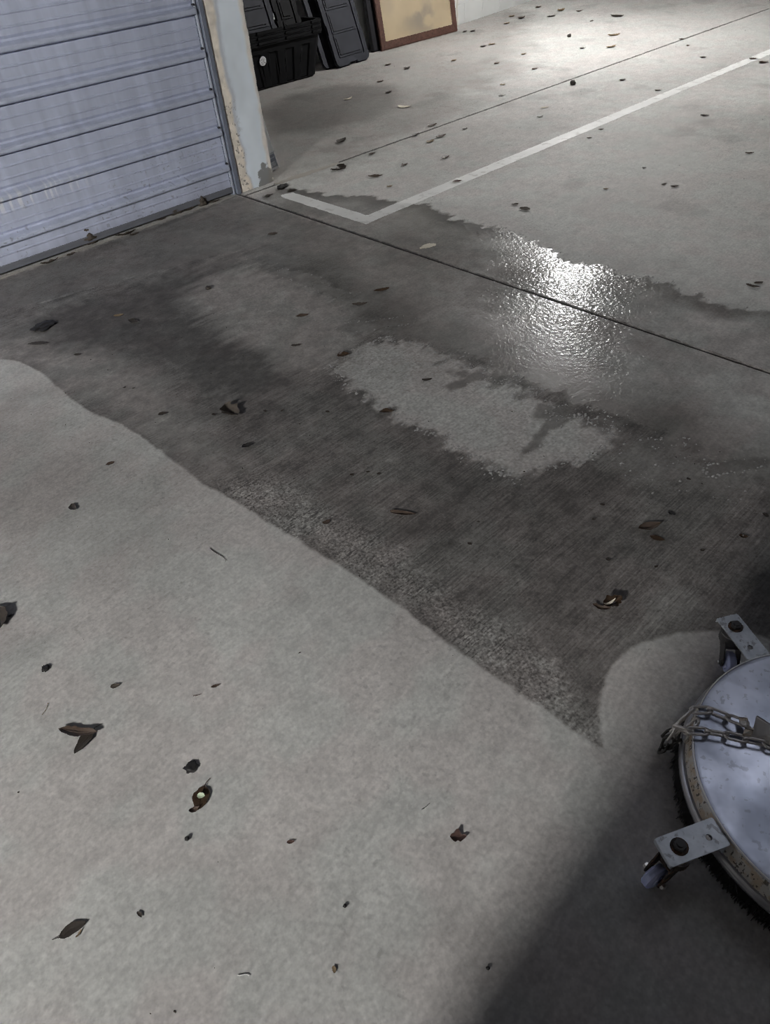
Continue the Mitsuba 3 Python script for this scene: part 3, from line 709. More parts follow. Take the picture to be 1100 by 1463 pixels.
add('tote_lid_001', moved(lidm, lean(5.660, 6.850, 19, 5.5, 0.0)), 'lid_plastic', label='dark tote lid half hidden between the totes and the front lid', category='lid')
m3 = lean(4.682, 6.84, 18, 0, 0.24)
add('tote_lid_002', moved(lid_mesh(0.50, 0.62), m3), 'lid_plastic', label='grey tote lid standing inside the topmost tote', category='lid')

m4 = lean(5.087, 6.83, 18, 0, 0.24)
add('tote_lid_003', moved(lid_mesh(0.30, 0.70), m4), 'tote_plastic', label='black lid standing inside the topmost tote, right of the grey lid', category='lid')

# ------------------------------------------------------------------ framed panel and the dark board behind it
FM = lean(7.022, 6.985, 9, -0.4)
fr = num('framed_panel')
note(fr, 'cream stained panel in a reddish brown wooden frame leaning on the back wall', 'framed panel')
FW, FH, FB_ = 1.262, 0.95, 0.078
def member(poly):
    g = Polygon(poly)
    return M(extrude(g, 0.030), extrude(g.buffer(-0.008), 0.004, 0.030))
h2 = FW / 2
add(fr + '__rail', moved(member([(-h2, 0), (h2, 0), (h2 - FB_, FB_), (-h2 + FB_, FB_)]), FM), 'frame_wood')
add(fr + '__rail_001', moved(member([(-h2, FH), (h2, FH), (h2 - FB_, FH - FB_), (-h2 + FB_, FH - FB_)]), FM), 'frame_wood')
add(fr + '__stile', moved(member([(-h2, 0), (-h2, FH), (-h2 + FB_, FH - FB_), (-h2 + FB_, FB_)]), FM), 'frame_wood')
add(fr + '__stile_001', moved(member([(h2, 0), (h2, FH), (h2 - FB_, FH - FB_), (h2 - FB_, FB_)]), FM), 'frame_wood')
add(fr + '__panel', moved(cbox(-h2 + FB_ - 0.004, h2 - FB_ + 0.004, FB_ - 0.004, FH - FB_ + 0.004, 0.008, 0.022), FM), 'canvas', label='cream panel with grey water stains')
bead = sbox(-h2 + FB_ - 0.006, FB_ - 0.006, h2 - FB_ + 0.006, FH - FB_ + 0.006).difference(sbox(-h2 + FB_ + 0.008, FB_ + 0.008, h2 - FB_ - 0.008, FH - FB_ - 0.008))
add(fr + '__liner', moved(extrude(bead, 0.006, 0.021), FM), 'canvas', label='pale inner liner')
bm = lean(6.93, 7.062, 9, 0, 0.0)
dbk = num('dark_board')
add(dbk, moved(M(cbox(-0.62, 0.55, 0, 0.92, 0.0, 0.055, 0.004)), bm), 'black_paint', label='thick black board leaning behind the framed panel', category='board')

# ------------------------------------------------------------------ white carton leaning on the dividing wall
ct = num('flat_carton')
note(ct, 'flat white carton leaning behind the column with a printed blue label', 'carton')
ang = math.radians(10.2)
cm = np.eye(4)
# local x = thickness (away from the wall), y = depth along the wall, z = height
cm[:3, 0] = [math.cos(ang), 0, math.sin(ang)]; cm[:3, 2] = [-math.sin(ang), 0, math.cos(ang)]; cm[:3, 3] = [2.973, 4.475, 0.001]
add(ct + '__box', moved(cbox(0, 0.072, 0, 0.75, 0, 0.66, 0.003), cm), 'carton_white')
add(ct + '__label', moved(cbox(0.012, 0.066, -0.0012, 0.0005, 0.018, 0.112), cm), 'label_blue', label='blue grey shipping label')
ink = []
for z in (0.104, 0.080, 0.050):
    ink.append(cbox(0.016, 0.062, -0.0022, -0.0010, z, z + 0.004))
for k in range(9):
    ink.append(cbox(0.018 + k * 0.0047, 0.018 + k * 0.0047 + (0.0016 if k % 3 else 0.003), -0.0022, -0.0010, 0.024, 0.046))
add(ct + '__label__print', moved(M(*ink), cm), 'carton_white')

# ------------------------------------------------------------------ the surface cleaner
sc = num('surface_cleaner')
note(sc, 'round stainless steel surface cleaner on casters with a black brush skirt', 'surface cleaner')
TOP = 0.123
C4 = np.eye(4); C4[:3, 3] = (CX, CY, 0)
deck = [(0, TOP + 0.008), (0.05, TOP + 0.008), (0.10, TOP + 0.0065), (0.20, TOP + 0.003), (0.27, TOP + 0.0005), (0.290, TOP), (0.297, TOP), (0.3015, TOP - 0.001), (0.303, TOP - 0.004), (0.301, TOP - 0.008), (0.29, TOP - 0.010), (0.0, TOP - 0.004)]
add(sc + '__deck', moved(lathe(deck, 160), C4), 'deck_steel', smooth=40, label='scuffed round steel deck')
add(sc + '__edge_bead', moved(tube([(0.3010 * math.cos(a), 0.3010 * math.sin(a), TOP - 0.0014) for a in np.linspace(0, 2 * np.pi, 160, endpoint=False)], 0.0022, 8, True), C4), 'bright_metal', smooth=True, label='bright rolled edge of the deck')
band = [(0.299, TOP - 0.006), (0.303, 0.104), (0.307, 0.078), (0.308, 0.058), (0.304, 0.058), (0.300, 0.10), (0.297, TOP - 0.006)]
add(sc + '__side_band', moved(lathe(band, 160), C4), 'band_metal', smooth=40, label='tarnished side band with beige scale')
ringp = [(0.306, 0.074), (0.312, 0.0735), (0.3155, 0.070), (0.3165, 0.066), (0.3145, 0.0635), (0.3165, 0.061), (0.3175, 0.056), (0.3155, 0.051), (0.311, 0.048), (0.303, 0.048), (0.303, 0.074)]
add(sc + '__trim_ring', moved(lathe(ringp + [ringp[0]], 160), C4), 'ring_metal', smooth=35, label='ribbed dark metal ring that holds the brush')
br = []
for k in range(2600):
    a, r = rng.uniform(0, 2 * math.pi), 0.3065 + 0.007 * rng.random()
    rb, ab = r + rng.gauss(0.004, 0.0045), a + rng.gauss(0, 0.012)
    p0, p1 = np.array([r * math.cos(a), r * math.sin(a), 0.050]), np.array([rb * math.cos(ab), rb * math.sin(ab), max(0.001, 0.001 + abs(rng.gauss(0, 0.003)))])
    n_ = 3
    u = np.array([-math.sin(a), math.cos(a), 0]); w_ = np.array([math.cos(a), math.sin(a), 0])
    offs = [u * math.cos(t) + w_ * math.sin(t) for t in (0, 2.094, 4.189)]
    v = np.array([p0 + 0.0017 * o for o in offs] + [p1 + 0.0010 * o for o in offs])
    f = np.array([[0, 1, 4], [0, 4, 3], [1, 2, 5], [1, 5, 4], [2, 0, 3], [2, 3, 5], [3, 4, 5]])
    br.append((v, f))
for k in range(10):                                       # a few stray bristles stick out
    a = math.radians(rng.uniform(120, 190)); p0 = np.array([0.313 * math.cos(a), 0.313 * math.sin(a), 0.045]); p1 = np.array([0.335 * math.cos(a + 0.06 * rng.uniform(-1, 1)), 0.335 * math.sin(a + 0.05), 0.03 + 0.03 * rng.random()])
    tb = tube(np.linspace(p0, p1, 3), 0.0006, 4)
    br.append((np.array(tb.vertices), np.array(tb.faces)))
add(sc + '__brush_skirt', moved(scatter(br), C4), 'bristle', label='black bristle skirt', kind='stuff')

def hexhead(r, h):
    return M(trimesh.creation.cylinder(r, h, sections=6), trimesh.creation.cylinder(r * 0.55, h + 0.006, sections=14))
def caster(deg, trail, rusty):
    k = num(sc + '__caster')
    R0 = C4 @ rotz(math.radians(deg))
    Ri = np.linalg.inv(R0)
    tl = (Ri[:3, :3] @ np.array([trail[0], trail[1], 0]))[:2]
    tl = tl / np.linalg.norm(tl)
    bx, pz = 0.3945, 0.113
    S = np.eye(4); S[:3, 3] = (bx, 0, 0)
    yaw = math.atan2(tl[1], tl[0])
    F = R0 @ S @ rotz(yaw)                                # local x = trail, z up, origin under the bolt
    steel = 'rusty_steel' if rusty else 'dark_steel'
    # swivel cup and fork
    cup = lathe([(0, pz - 0.001), (0.021, pz - 0.001), (0.0250, pz - 0.005), (0.0250, pz - 0.012), (0.0275, pz - 0.014), (0.0275, pz - 0.040), (0.0255, pz - 0.044), (0.0, pz - 0.044)], 36)
    side = Polygon([(-0.022, pz - 0.030), (0.024, pz - 0.030), (0.047, 0.040), (0.049, 0.027), (0.043, 0.017), (0.030, 0.017), (0.010, 0.040), (-0.016, pz - 0.052)])
    crown = extrude(rrect(-0.022, 0.026, -0.0190, 0.0190, 0.010), 0.006, pz - 0.050)
    legs = []
    for s in (-1, 1):
        q = extrude(side, 0.003)
        w = np.eye(4); w[:3, :3] = np.array([[1, 0, 0], [0, 0, -1], [0, 1, 0]]); w[:3, 3] = (0, s * 0.0175 + 0.0015, 0)
        legs.append(moved(q, w))
    backw = cbox(-0.0200, -0.0170, -0.0175, 0.0175, pz - 0.052, pz - 0.030)
    add(k, moved(M(cup, crown, backw, *legs), F), steel, smooth=35)
    ring_ = lathe([(0.0245, pz - 0.0115), (0.0288, pz - 0.0115), (0.0288, pz - 0.0140), (0.0245, pz - 0.0140), (0.0245, pz - 0.0115)], 36)
    add(k + '__bearing_ring', moved(ring_, F), 'bright_metal', smooth=35)
    wx, wr = 0.039, 0.0280
    W0 = F @ frame((1, 0, 0), (0, 1, 0), (wx, 0, wr + 0.0006))
    wheel = [(0.005, -0.0125), (0.014, -0.0125), (0.016, -0.0105), (0.021, -0.0105), (0.0245, -0.0095), (wr, -0.006), (wr, 0.006), (0.0245, 0.0095), (0.021, 0.0105), (0.016, 0.0105), (0.014, 0.0125), (0.005, 0.0125)]
    add(k + '__wheel', moved(lathe(wheel, 48), W0), 'wheel_plastic', smooth=35, label='pale blue plastic wheel')
    for s in (-1, 1):
        nut = M(trimesh.creation.cylinder(0.0068, 0.006, sections=6), trimesh.creation.icosphere(2, 0.0052))
        add(num(k + '__axle_nut'), moved(nut, W0 @ T2((0, 0, s * 0.0225))), 'bright_metal', smooth=35)
    # the bracket
    plate = sbox(0.3035, -0.0275, 0.429, 0.0275).buffer(0)
    corner = rrect(0.3035, 0.429, -0.0275, 0.0275, 0.005)
    hole = shapely.geometry.Point(0.3335, 0.003).buffer(0.0062)
    pm = extrude(corner.difference(hole), 0.004, pz)
    lip = [(0.4295 - 0.0022 + 0.004 * math.sin(t), pz + 0.0040 - 0.0045 * (1 - math.cos(t))) for t in np.linspace(0, math.pi / 2, 5)]
    lipm = M(cbox(0.4262, 0.4302, -0.0270, 0.0270, pz - 0.008, pz + 0.0036, 0.0014))
    fl = cbox(0.3085, 0.3120, -0.0265, 0.0265, 0.078, pz + 0.002, 0.0012)
    add(k + '__bracket', moved(M(pm, lipm, fl), R0), 'zinc', label='galvanised caster bracket with one spare hole')
    B0 = R0 @ T2((bx, 0, 0))
    add(k + '__washer', moved(lathe([(0.006, pz + 0.004), (0.0165, pz + 0.004), (0.0165, pz + 0.006), (0.006, pz + 0.006)], 28), B0), 'rusty_steel')
    add(k + '__bolt', moved(hexhead(0.0118, 0.009), B0 @ T2((0, 0, pz + 0.0105)) @ rotz(0.3)), 'dark_steel')
def T2(o):
    m = np.eye(4); m[:3, 3] = o
    return m
caster(153.7, (-0.046, 0.013), True)
caster(60.4, (-0.035, -0.027), False)
caster(-26.3, (-0.03, -0.03), False)
caster(-119.6, (0.03, -0.03), False)

# handle bracket: a bent lug and a rusty tab welded to the deck
lug = []
A_, B_, C_, D_ = [np.array(q) for q in [(1.0308, 0.1162, 0.1500), (0.9910, 0.1048, 0.1360), (1.0015, 0.0428, 0.1360), (1.0185, 0.0522, 0.1650)]]
def sheet(corners, t):
    c = np.array(corners, float)
    n = np.cross(c[1] - c[0], c[3] - c[0]); n /= np.linalg.norm(n)
    return trimesh.convex.convex_hull(np.vstack([c + n * t / 2, c - n * t / 2]))
add(sc + '__handle_bracket', M(sheet([A_, B_, C_, D_], 0.005)), 'lug_metal', label='bent steel bracket for the handle')
add(sc + '__handle_bracket__edge', tube([A_, D_], 0.0032, 8), 'bright_metal', smooth=True)
add(sc + '__tab', M(sheet([(1.0126, 0.1416, 0.1400), (1.0152, 0.1278, 0.1500), (0.9920, 0.1193, 0.1500), (0.9952, 0.1315, 0.1400)], 0.004), sheet([(1.0036, 0.1235, 0.1500), (0.9995, 0.1070, 0.1500), (0.9886, 0.1050, 0.1360), (0.9825, 0.1182, 0.1360)], 0.004)), 'band_metal', label='rusty bent tab that holds the chain')
scene['tab_rust'] = scene['rusty_steel']

# ------------------------------------------------------------------ the chain
ch = num('chain')
note(ch, 'steel link chain lying over the deck edge of the round surface cleaner', 'chain')
def link_mesh(L=0.049, Wd=0.027, r=0.0032):
    s = L / 2 - Wd / 2
    h = Wd / 2 - r
    p = [(s + h * math.cos(a), h * math.sin(a), 0) for a in np.linspace(-math.pi / 2, math.pi / 2, 11)] + [(-s - h * math.cos(a), -h * math.sin(a), 0) for a in np.linspace(-math.pi / 2, math.pi / 2, 11)]
    return tube(p, r, 10, True)
LINK = {'dry': ply(link_mesh(), 'chain_steel', True), 'wet': ply(link_mesh(), 'chain_wet', True)}
def lay_chain(path, wet_below=0.03, roll0=0.0):
    P = np.array(path, float)
    seg = np.r_[0, np.cumsum(np.linalg.norm(np.diff(P, axis=0), axis=1))]
    at = lambda s: np.array([np.interp(s, seg, P[:, k]) for k in range(3)])
    pitch = 0.0365
    n = int(seg[-1] / pitch)
    for i in range(n):
        a, b = at(i * pitch), at((i + 1) * pitch)
        d = (b - a) / np.linalg.norm(b - a)
        up = np.array([0, 0, 1.0]) if abs(d[2]) < 0.85 else np.array([0.4, -0.9, 0.1])
        m = frame(d, up, (a + b) / 2)
        m = m @ rotx(math.radians((18 if i % 2 == 0 else 72 + 14 * math.sin(i)) + roll0))
        low = min(a[2], b[2])
        scene[num(ch + '__link')] = {**LINK['wet' if low < wet_below else 'dry'], 'to_world': T(m)}
lay_chain([(1.0040, 0.1242, 0.1460), (1.0021, 0.1449, 0.1380), (0.9985, 0.1727, 0.1350), (0.9902, 0.1992, 0.1340), (0.9788, 0.2179, 0.1320), (0.9577, 0.2254, 0.1180), (0.9427, 0.2330, 0.0880), (0.9382, 0.2406, 0.0500), (0.9408, 0.2496, 0.0120), (0.9397, 0.2624, 0.0100)], 0.05)
lay_chain([(1.0100, 0.0441, 0.1370), (0.9989, 0.0697, 0.1360), (0.9835, 0.0968, 0.1360), (0.9682, 0.1270, 0.1350), (0.9545, 0.1557, 0.1340), (0.9337, 0.1842, 0.1340), (0.9194, 0.2008, 0.1320), (0.9265, 0.2234, 0.1160), (0.9205, 0.2309, 0.0920), (0.9059, 0.2272, 0.0600), (0.9156, 0.2300, 0.0140), (0.9169, 0.2456, 0.0110), (0.9308, 0.2608, 0.0110)], 0.06)
lay_chain([(0.9547, 0.2005, 0.1280), (0.9338, 0.2074, 0.1120), (0.9274, 0.2117, 0.0750), (0.9248, 0.2190, 0.0400), (0.9297, 0.2382, 0.0220), (0.9181, 0.2469, 0.0140)], 0.06, 25.0)

# ------------------------------------------------------------------ leaves and litter
def leaf_mesh(L, W, curl, fold, jag, seed, n=15, k=7, twist=0.0):
    u, v = np.meshgrid(np.linspace(0, 1, n), np.linspace(-1, 1, k), indexing='ij')
    w = W / 2 * np.sin(np.pi * np.clip(u, 0, 1) ** 0.85) ** 0.75 + 0.0006
    nz = meshkit.fbm(np.stack([u * 5, v * 2.5, np.full_like(u, seed * 1.7)], -1), 3, seed)
    w = w * (1 + jag * 2 * (meshkit.fbm(np.stack([u * 9, np.sign(v) * 3, np.full_like(u, seed * 3.1)], -1), 3, seed + 4) - 0.5))
    x = (u - 0.5) * L
    y = v * w + 0.10 * L * (meshkit.noise(np.stack([u * 2, u * 0, np.full_like(u, seed)], -1), seed) - 0.5)
    z = curl * L * (2 * (u - 0.5)) ** 2 + fold * np.abs(y) * (0.5 + nz) + 0.05 * W * nz + twist * y * (u - 0.5) * 2
    z -= z.min()
    t = 0.0006
    top = np.stack([x, y, z + t], -1).reshape(-1, 3)
    bot = np.stack([x, y, z], -1).reshape(-1, 3)
    V = np.vstack([top, bot]); N_ = n * k; f = []
    for i in range(n - 1):
        for j in range(k - 1):
            a, b, c, d = i * k + j, (i + 1) * k + j, (i + 1) * k + j + 1, i * k + j + 1
            f += [[a, b, c], [a, c, d], [a + N_, c + N_, b + N_], [a + N_, d + N_, c + N_]]
    edge = [(i * k, (i + 1) * k) for i in range(n - 1)] + [((n - 1) * k + j, (n - 1) * k + j + 1) for j in range(k - 1)] + [((i + 1) * k + k - 1, i * k + k - 1) for i in reversed(range(n - 1))] + [(j + 1, j) for j in reversed(range(k - 1))]
    for a, b in edge:
        f += [[a, a + N_, b + N_], [a, b + N_, b]]
    ridge = np.stack([x[:, k // 2], y[:, k // 2], z[:, k // 2] + t + 0.0004], -1)
    return trimesh.Trimesh(V, f, process=False), ridge
def place(p0, p1):
    d = np.array(p1) - np.array(p0)
    L = float(np.linalg.norm(d))
    return L, rotz(math.atan2(d[1], d[0]), ((p0[0] + p1[0]) / 2, (p0[1] + p1[1]) / 2, 0.0012))
def leaf(name, p0, p1, ratio, mat, label, category='leaf', group=None, curl=0.10, fold=0.35, jag=0.25, stem=0.0, twist=0.0, z=0.0):
    L, m = place(p0, p1)
    m = m.copy(); m[2, 3] += z
    key = num(name)
    seed = len(scene) % 97
    n_, k_ = (15, 7) if L > 0.045 else (8, 5)
    mesh, ridge = leaf_mesh(L, L * ratio, curl, fold, jag, seed, n_, k_, twist)
    add(key, moved(mesh, m), 'leaf_' + mat, smooth=60, label=label, category=category, group=group)
    if L > 0.05:
        add(key + '__midrib', moved(tube(ridge, np.linspace(0.0011, 0.0004, len(ridge)), 5), m), 'leaf_' + mat, smooth=True)
    if stem:
        a = ridge[0]
        q = [a, a + [-0.4 * stem, 0.1 * stem, 0.001], a + [-stem, 0.35 * stem, -a[2] + 0.0012]]
        add(key + '__stem', moved(tube(q, 0.0009, 5), m), 'leaf_' + mat, smooth=True)
    return key
def lump(name, p, r, mat, label, category='pellet', group=None, h=0.7, rough=0.5, sx=1.0, yaw=0.0):
    key = num(name)
    seed = len(scene) % 89
    s = trimesh.creation.icosphere(2 if r < 0.02 else 3, 1.0)
    v = np.array(s.vertices)
    v *= (1 + rough * 2 * (meshkit.fbm(v * 2.2 + seed, 3, seed) - 0.5))[:, None]
    v *= [r * sx, r, r * h]
    v[:, 2] -= np.quantile(v[:, 2], 0.12); v[:, 2] = np.maximum(v[:, 2], 0)
    s = trimesh.Trimesh(v, s.faces, process=False)
    add(key, moved(s, rotz(yaw, (p[0], p[1], 0.0010))), 'leaf_' + mat, smooth=50, label=label, category=category, group=group)
    return key
def twig(p0, p1, r, mat, label, group=None, category='twig', wob=0.08):
    key = num('twig')
    a, b = np.array([*p0, 0.001 + r]), np.array([*p1, 0.001 + r])
    L = np.linalg.norm(b - a); nrm = np.array([-(b - a)[1], (b - a)[0], 0]) / L
    t = np.linspace(0, 1, 9)
    pts = a + (b - a) * t[:, None] + nrm * (wob * L * np.sin(t * 4 + len(scene)))[:, None]
    add(key, tube(pts, np.linspace(r, r * 0.6, 9), 6), 'leaf_' + mat, smooth=True, label=label, category=category, group=group)

# large, near
leaf('dead_leaf', *[(-0.0338, 1.3008), (0.0312, 1.2225)], 0.26, 'brown', 'curled brown leaf lying across the forked leaf on the dry floor at the left', curl=0.05, fold=0.35, jag=0.5, twist=0.25, z=0.003)
leaf('dead_leaf', *[(0.0257, 1.2419), (-0.0364, 1.2154)], 0.42, 'dark', 'dark forked leaf with a folded blade on the dry floor at the left', curl=0.03, fold=0.3, jag=0.3, stem=0.02)
lump('dirt_clump', [(0.1469, 0.9784)][0], 0.0135, 'black', 'black crumbly clump on the dry floor above the wet leaf', 'dirt clump', h=0.22, rough=0.9)
leaf('dead_leaf', *[(0.1441, 0.9137), (0.1016, 0.8788)], 0.62, 'wet', 'dark wet rounded leaf with a pale green spot on the dry floor', curl=0.03, fold=0.2, jag=0.25, stem=0.02)
leaf('leaf_scrap', *[(0.1181, 0.9051), (0.1296, 0.8911)], 0.7, 'moss', 'pale green scrap on top of the dark wet leaf', 'leaf scrap', z=0.007, curl=0.02, jag=0.5)
leaf('leaf_scrap', *[(0.0857, 0.8883), (0.1084, 0.8809)], 0.45, 'brown', 'small shiny brown curl under the dark wet leaf', 'leaf scrap', curl=0.3, jag=0.5)
leaf('dead_leaf', *[(-0.2338, 0.8572), (-0.1806, 0.8466)], 0.42, 'dark', 'dark pointed oval leaf with a short stem near the lower left', curl=0.03, fold=0.15, jag=0.10, stem=0.012)
leaf('leaf_scrap', *[(-0.2095, 0.8330), (-0.1947, 0.8392)], 0.2, 'tan', 'thin tan scrap beside the dark oval leaf', 'leaf scrap', curl=0.1, jag=0.8)
leaf('leaf_scrap', *[(0.4486, 0.4433), (0.4754, 0.4204)], 0.55, 'red', 'reddish brown ragged leaf scrap on the dry floor left of the shadow', 'leaf scrap', jag=0.9, fold=0.5)
lump('dirt_clump', [(0.0202, 1.5103)][0], 0.010, 'black', 'small black clump on the dry floor above the forked leaf', 'dirt clump', h=0.3, rough=0.9)
leaf('dead_leaf', *[(0.0032, 1.8300), (-0.0126, 1.7342)], 0.5, 'dark', 'dark ragged leaf cut by the left edge of the picture', jag=0.6, fold=0.5)
lump('pellet', [(0.0512, 0.8409)][0], 0.0048, 'black', 'black pellet below the dark wet leaf with the green spot')
leaf('leaf_scrap', *[(0.1991, 0.6811), (0.2125, 0.6717)], 0.4, 'red', 'tiny brown scrap on the dry floor left of the middle', 'leaf scrap')
lump('pellet', [(0.2052, 0.4998)][0], 0.0036, 'black', 'small dark pellet on the dry floor below the middle')
twig(*[(0.4501, 0.5286), (0.4717, 0.5221)], 0.0008, 'black', 'thin black twig on the dry floor above the reddish leaf scrap')
twig(*[(-0.0130, 0.5541), (-0.0027, 0.5345)], 0.0010, 'white', 'white fibre scrap near the bottom of the picture', category='fibre', wob=0.15)
leaf('leaf_scrap', *[(0.1230, 0.4374), (0.1159, 0.4270)], 0.5, 'tan', 'small orange brown seed scale near the bottom of the picture', 'leaf scrap')
lump('pellet', [(0.3231, 0.2337)][0], 0.0034, 'black', 'tiny black pellet inside the soft shadow at the bottom')
leaf('leaf_scrap', *[(0.2990, 1.1293), (0.3188, 1.1205)], 0.28, 'brown', 'narrow brown scrap on the dry floor right of the small black clump', 'leaf scrap')
leaf('leaf_scrap', *[(0.1145, 1.3230), (0.1367, 1.3118)], 0.5, 'mud', 'dull brown flake on the dry floor between the clump and the narrow scrap', 'leaf scrap')
twig(*[(0.2536, 1.1440), (0.2699, 1.1299)], 0.0010, 'red', 'reddish twig on the dry floor below the narrow brown scrap')
twig(*[(0.5840, 1.5652), (0.5737, 1.4794)], 0.0009, 'dark', 'thin dark broken twig on the dry floor left of the dirty edge')
twig(*[(-0.0205, 1.3983), (-0.0481, 1.3776)], 0.0008, 'tan', 'tan stalk on the dry floor under the small black clump')
leaf('leaf_scrap', *[(0.5533, 2.2171), (0.5823, 2.2084)], 0.5, 'brown', 'brown flake on the dry floor near the dirty edge at the left', 'leaf scrap')
leaf('leaf_scrap', *[(0.0172, 1.7690), (0.0345, 1.7655)], 0.35, 'black', 'small black flake right of the leaf cut by the left edge', 'leaf scrap')
leaf('leaf_scrap', *[(0.3659, 2.1038), (0.3630, 2.0648)], 0.6, 'dark', 'small dark flake alone on the dry floor at the left', 'leaf scrap')
leaf('leaf_scrap', *[(-0.0979, 0.7876), (-0.0969, 0.7722)], 0.4, 'dark', 'small dark flake right of the dark oval leaf', 'leaf scrap')
# on the dirty and wet slab
leaf('dead_leaf', *[(1.1667, 0.5870), (1.1888, 0.5453)], 0.30, 'brown', 'brown curl of a wet leaf above the steel caster, left half', curl=0.2, fold=0.6, jag=0.5)
leaf('dead_leaf', *[(1.1785, 0.5600), (1.2377, 0.5427)], 0.60, 'wet', 'black wet crumpled leaf on the dirty floor above the dry disc', curl=0.22, fold=0.9, jag=0.6, z=0.003)
leaf('leaf_scrap', *[(1.1772, 0.5613), (1.2127, 0.5480)], 0.14, 'pale', 'pale curled edge on top of the black wet leaf', 'leaf scrap', curl=0.3, fold=0.6, z=0.012)
leaf('dead_leaf', *[(1.5007, 0.6574), (1.5674, 0.6238)], 0.42, 'brown', 'brown wet leaf with a raised rim on the dirty floor at the right', curl=0.12, fold=0.5, jag=0.2)
leaf('dead_leaf', *[(1.5029, 0.6195), (1.5128, 0.5780)], 0.42, 'wet', 'small dark oval leaf lying flat below the brown wet leaf', curl=0.02, fold=0.1, jag=0.1)
leaf('dead_leaf', *[(1.0614, 1.2658), (1.1091, 1.1975)], 0.24, 'brown', 'long narrow brown leaf on the dirty floor at the middle of the picture', curl=0.05, fold=0.5, jag=0.3)
leaf('leaf_scrap', *[(0.8834, 1.3869), (0.9103, 1.3810)], 0.6, 'brown', 'small brown scrap near the dirty edge left of the long narrow leaf', 'leaf scrap', jag=0.6)
leaf('dead_leaf', *[(1.0549, 2.1948), (1.0469, 2.0864)], 0.55, 'mud', 'pale brown crumpled leaf on the blackest dirt patch', curl=0.15, fold=0.6, jag=0.6)
leaf('leaf_scrap', *[(0.9426, 1.9175), (0.9850, 1.9068)], 0.5, 'black', 'black leaf scrap on the dirty floor below the pale brown crumpled leaf', 'leaf scrap', fold=0.6)
leaf('leaf_scrap', *[(0.8452, 2.3545), (0.8833, 2.3389)], 0.5, 'dark', 'dark leaf scrap on the brownish floor near the left', 'leaf scrap', fold=0.5)
leaf('dead_leaf', *[(1.5877, 2.1378), (1.6393, 2.1108)], 0.62, 'wet', 'wet dark leaf between the two pale washed patches', curl=0.12, fold=0.7, jag=0.4)
leaf('dead_leaf', *[(1.4217, 1.6995), (1.4640, 1.6635)], 0.40, 'wet', 'wet dark leaf on the lower left edge of the pale washed patch', curl=0.1, fold=0.6, jag=0.3)
leaf('dead_leaf', *[(1.7075, 2.5759), (1.7537, 2.5390)], 0.42, 'brown', 'brown leaf on the upper pale washed patch', curl=0.08)
leaf('leaf_scrap', *[(1.5208, 2.3724), (1.5582, 2.3452)], 0.35, 'dark', 'dark scrap at the lower side of the upper pale washed patch', 'leaf scrap')
lump('pellet', [(1.6154, 3.1868)][0], 0.015, 'dark', 'round dark seed pod at the upper left rim of the pale washed patch', 'seed pod', h=0.6, rough=0.3)
leaf('dead_leaf', *[(1.1420, 3.3030), (1.1849, 3.2833)], 0.55, 'tan', 'small yellowish leaf on the black dirt near the door', jag=0.5)
leaf('leaf_scrap', *[(1.1676, 3.2005), (1.1915, 3.1470)], 0.5, 'dark', 'dark scrap just right of the yellowish leaf near the door', 'leaf scrap')
lump('dirt_clump', [(0.8653, 3.4950)][0], 0.036, 'black', 'dark flat heap of wet leaf litter on the floor at the far left', 'leaf litter', h=0.22, rough=0.9, sx=1.5, yaw=0.2)
leaf('dead_leaf', *[(0.7402, 3.3798), (0.8154, 3.3066)], 0.26, 'dark', 'dark oval leaf below the flat heap at the far left', curl=0.02, fold=0.2, jag=0.1)
leaf('leaf_scrap', *[(0.8371, 3.0967), (0.8637, 3.0736)], 0.45, 'dark', 'small dark scrap right of the dark oval leaf at the far left', 'leaf scrap')
leaf('dead_leaf', *[(2.1072, 2.4715), (2.1764, 2.4305)], 0.30, 'wet', 'black wet leaf strip between the column and the lamp glare', curl=0.1, fold=0.6, jag=0.4)
leaf('leaf_scrap', *[(1.6821, 1.7291), (1.7181, 1.7098)], 0.42, 'dark', 'dark scrap in the middle of the lower pale washed patch', 'leaf scrap')
lump('splatter', [(2.6680, 2.6494)][0], 0.024, 'pale', 'pale yellow crusty splatter on the wet floor beside the joint', 'splatter', h=0.06, rough=0.9, sx=1.5, yaw=-0.4)
leaf('leaf_scrap', *[(1.6697, 0.4344), (1.6784, 0.4117)], 0.5, 'wet', 'wet scrap on the dirty floor near the right edge', 'leaf scrap', curl=0.2)
leaf('leaf_scrap', *[(1.6313, 0.6360), (1.6282, 0.6111)], 0.45, 'black', 'black scrap right above the brown wet leaf', 'leaf scrap', jag=0.7)
leaf('leaf_scrap', *[(1.8038, 0.4284), (1.8011, 0.4083)], 0.5, 'dark', 'dark scrap cut off near the right edge', 'leaf scrap')
leaf('leaf_scrap', *[(1.5438, 0.4845), (1.5554, 0.4759)], 0.5, 'dark', 'dark scrap between the brown wet leaf and the right edge', 'leaf scrap')
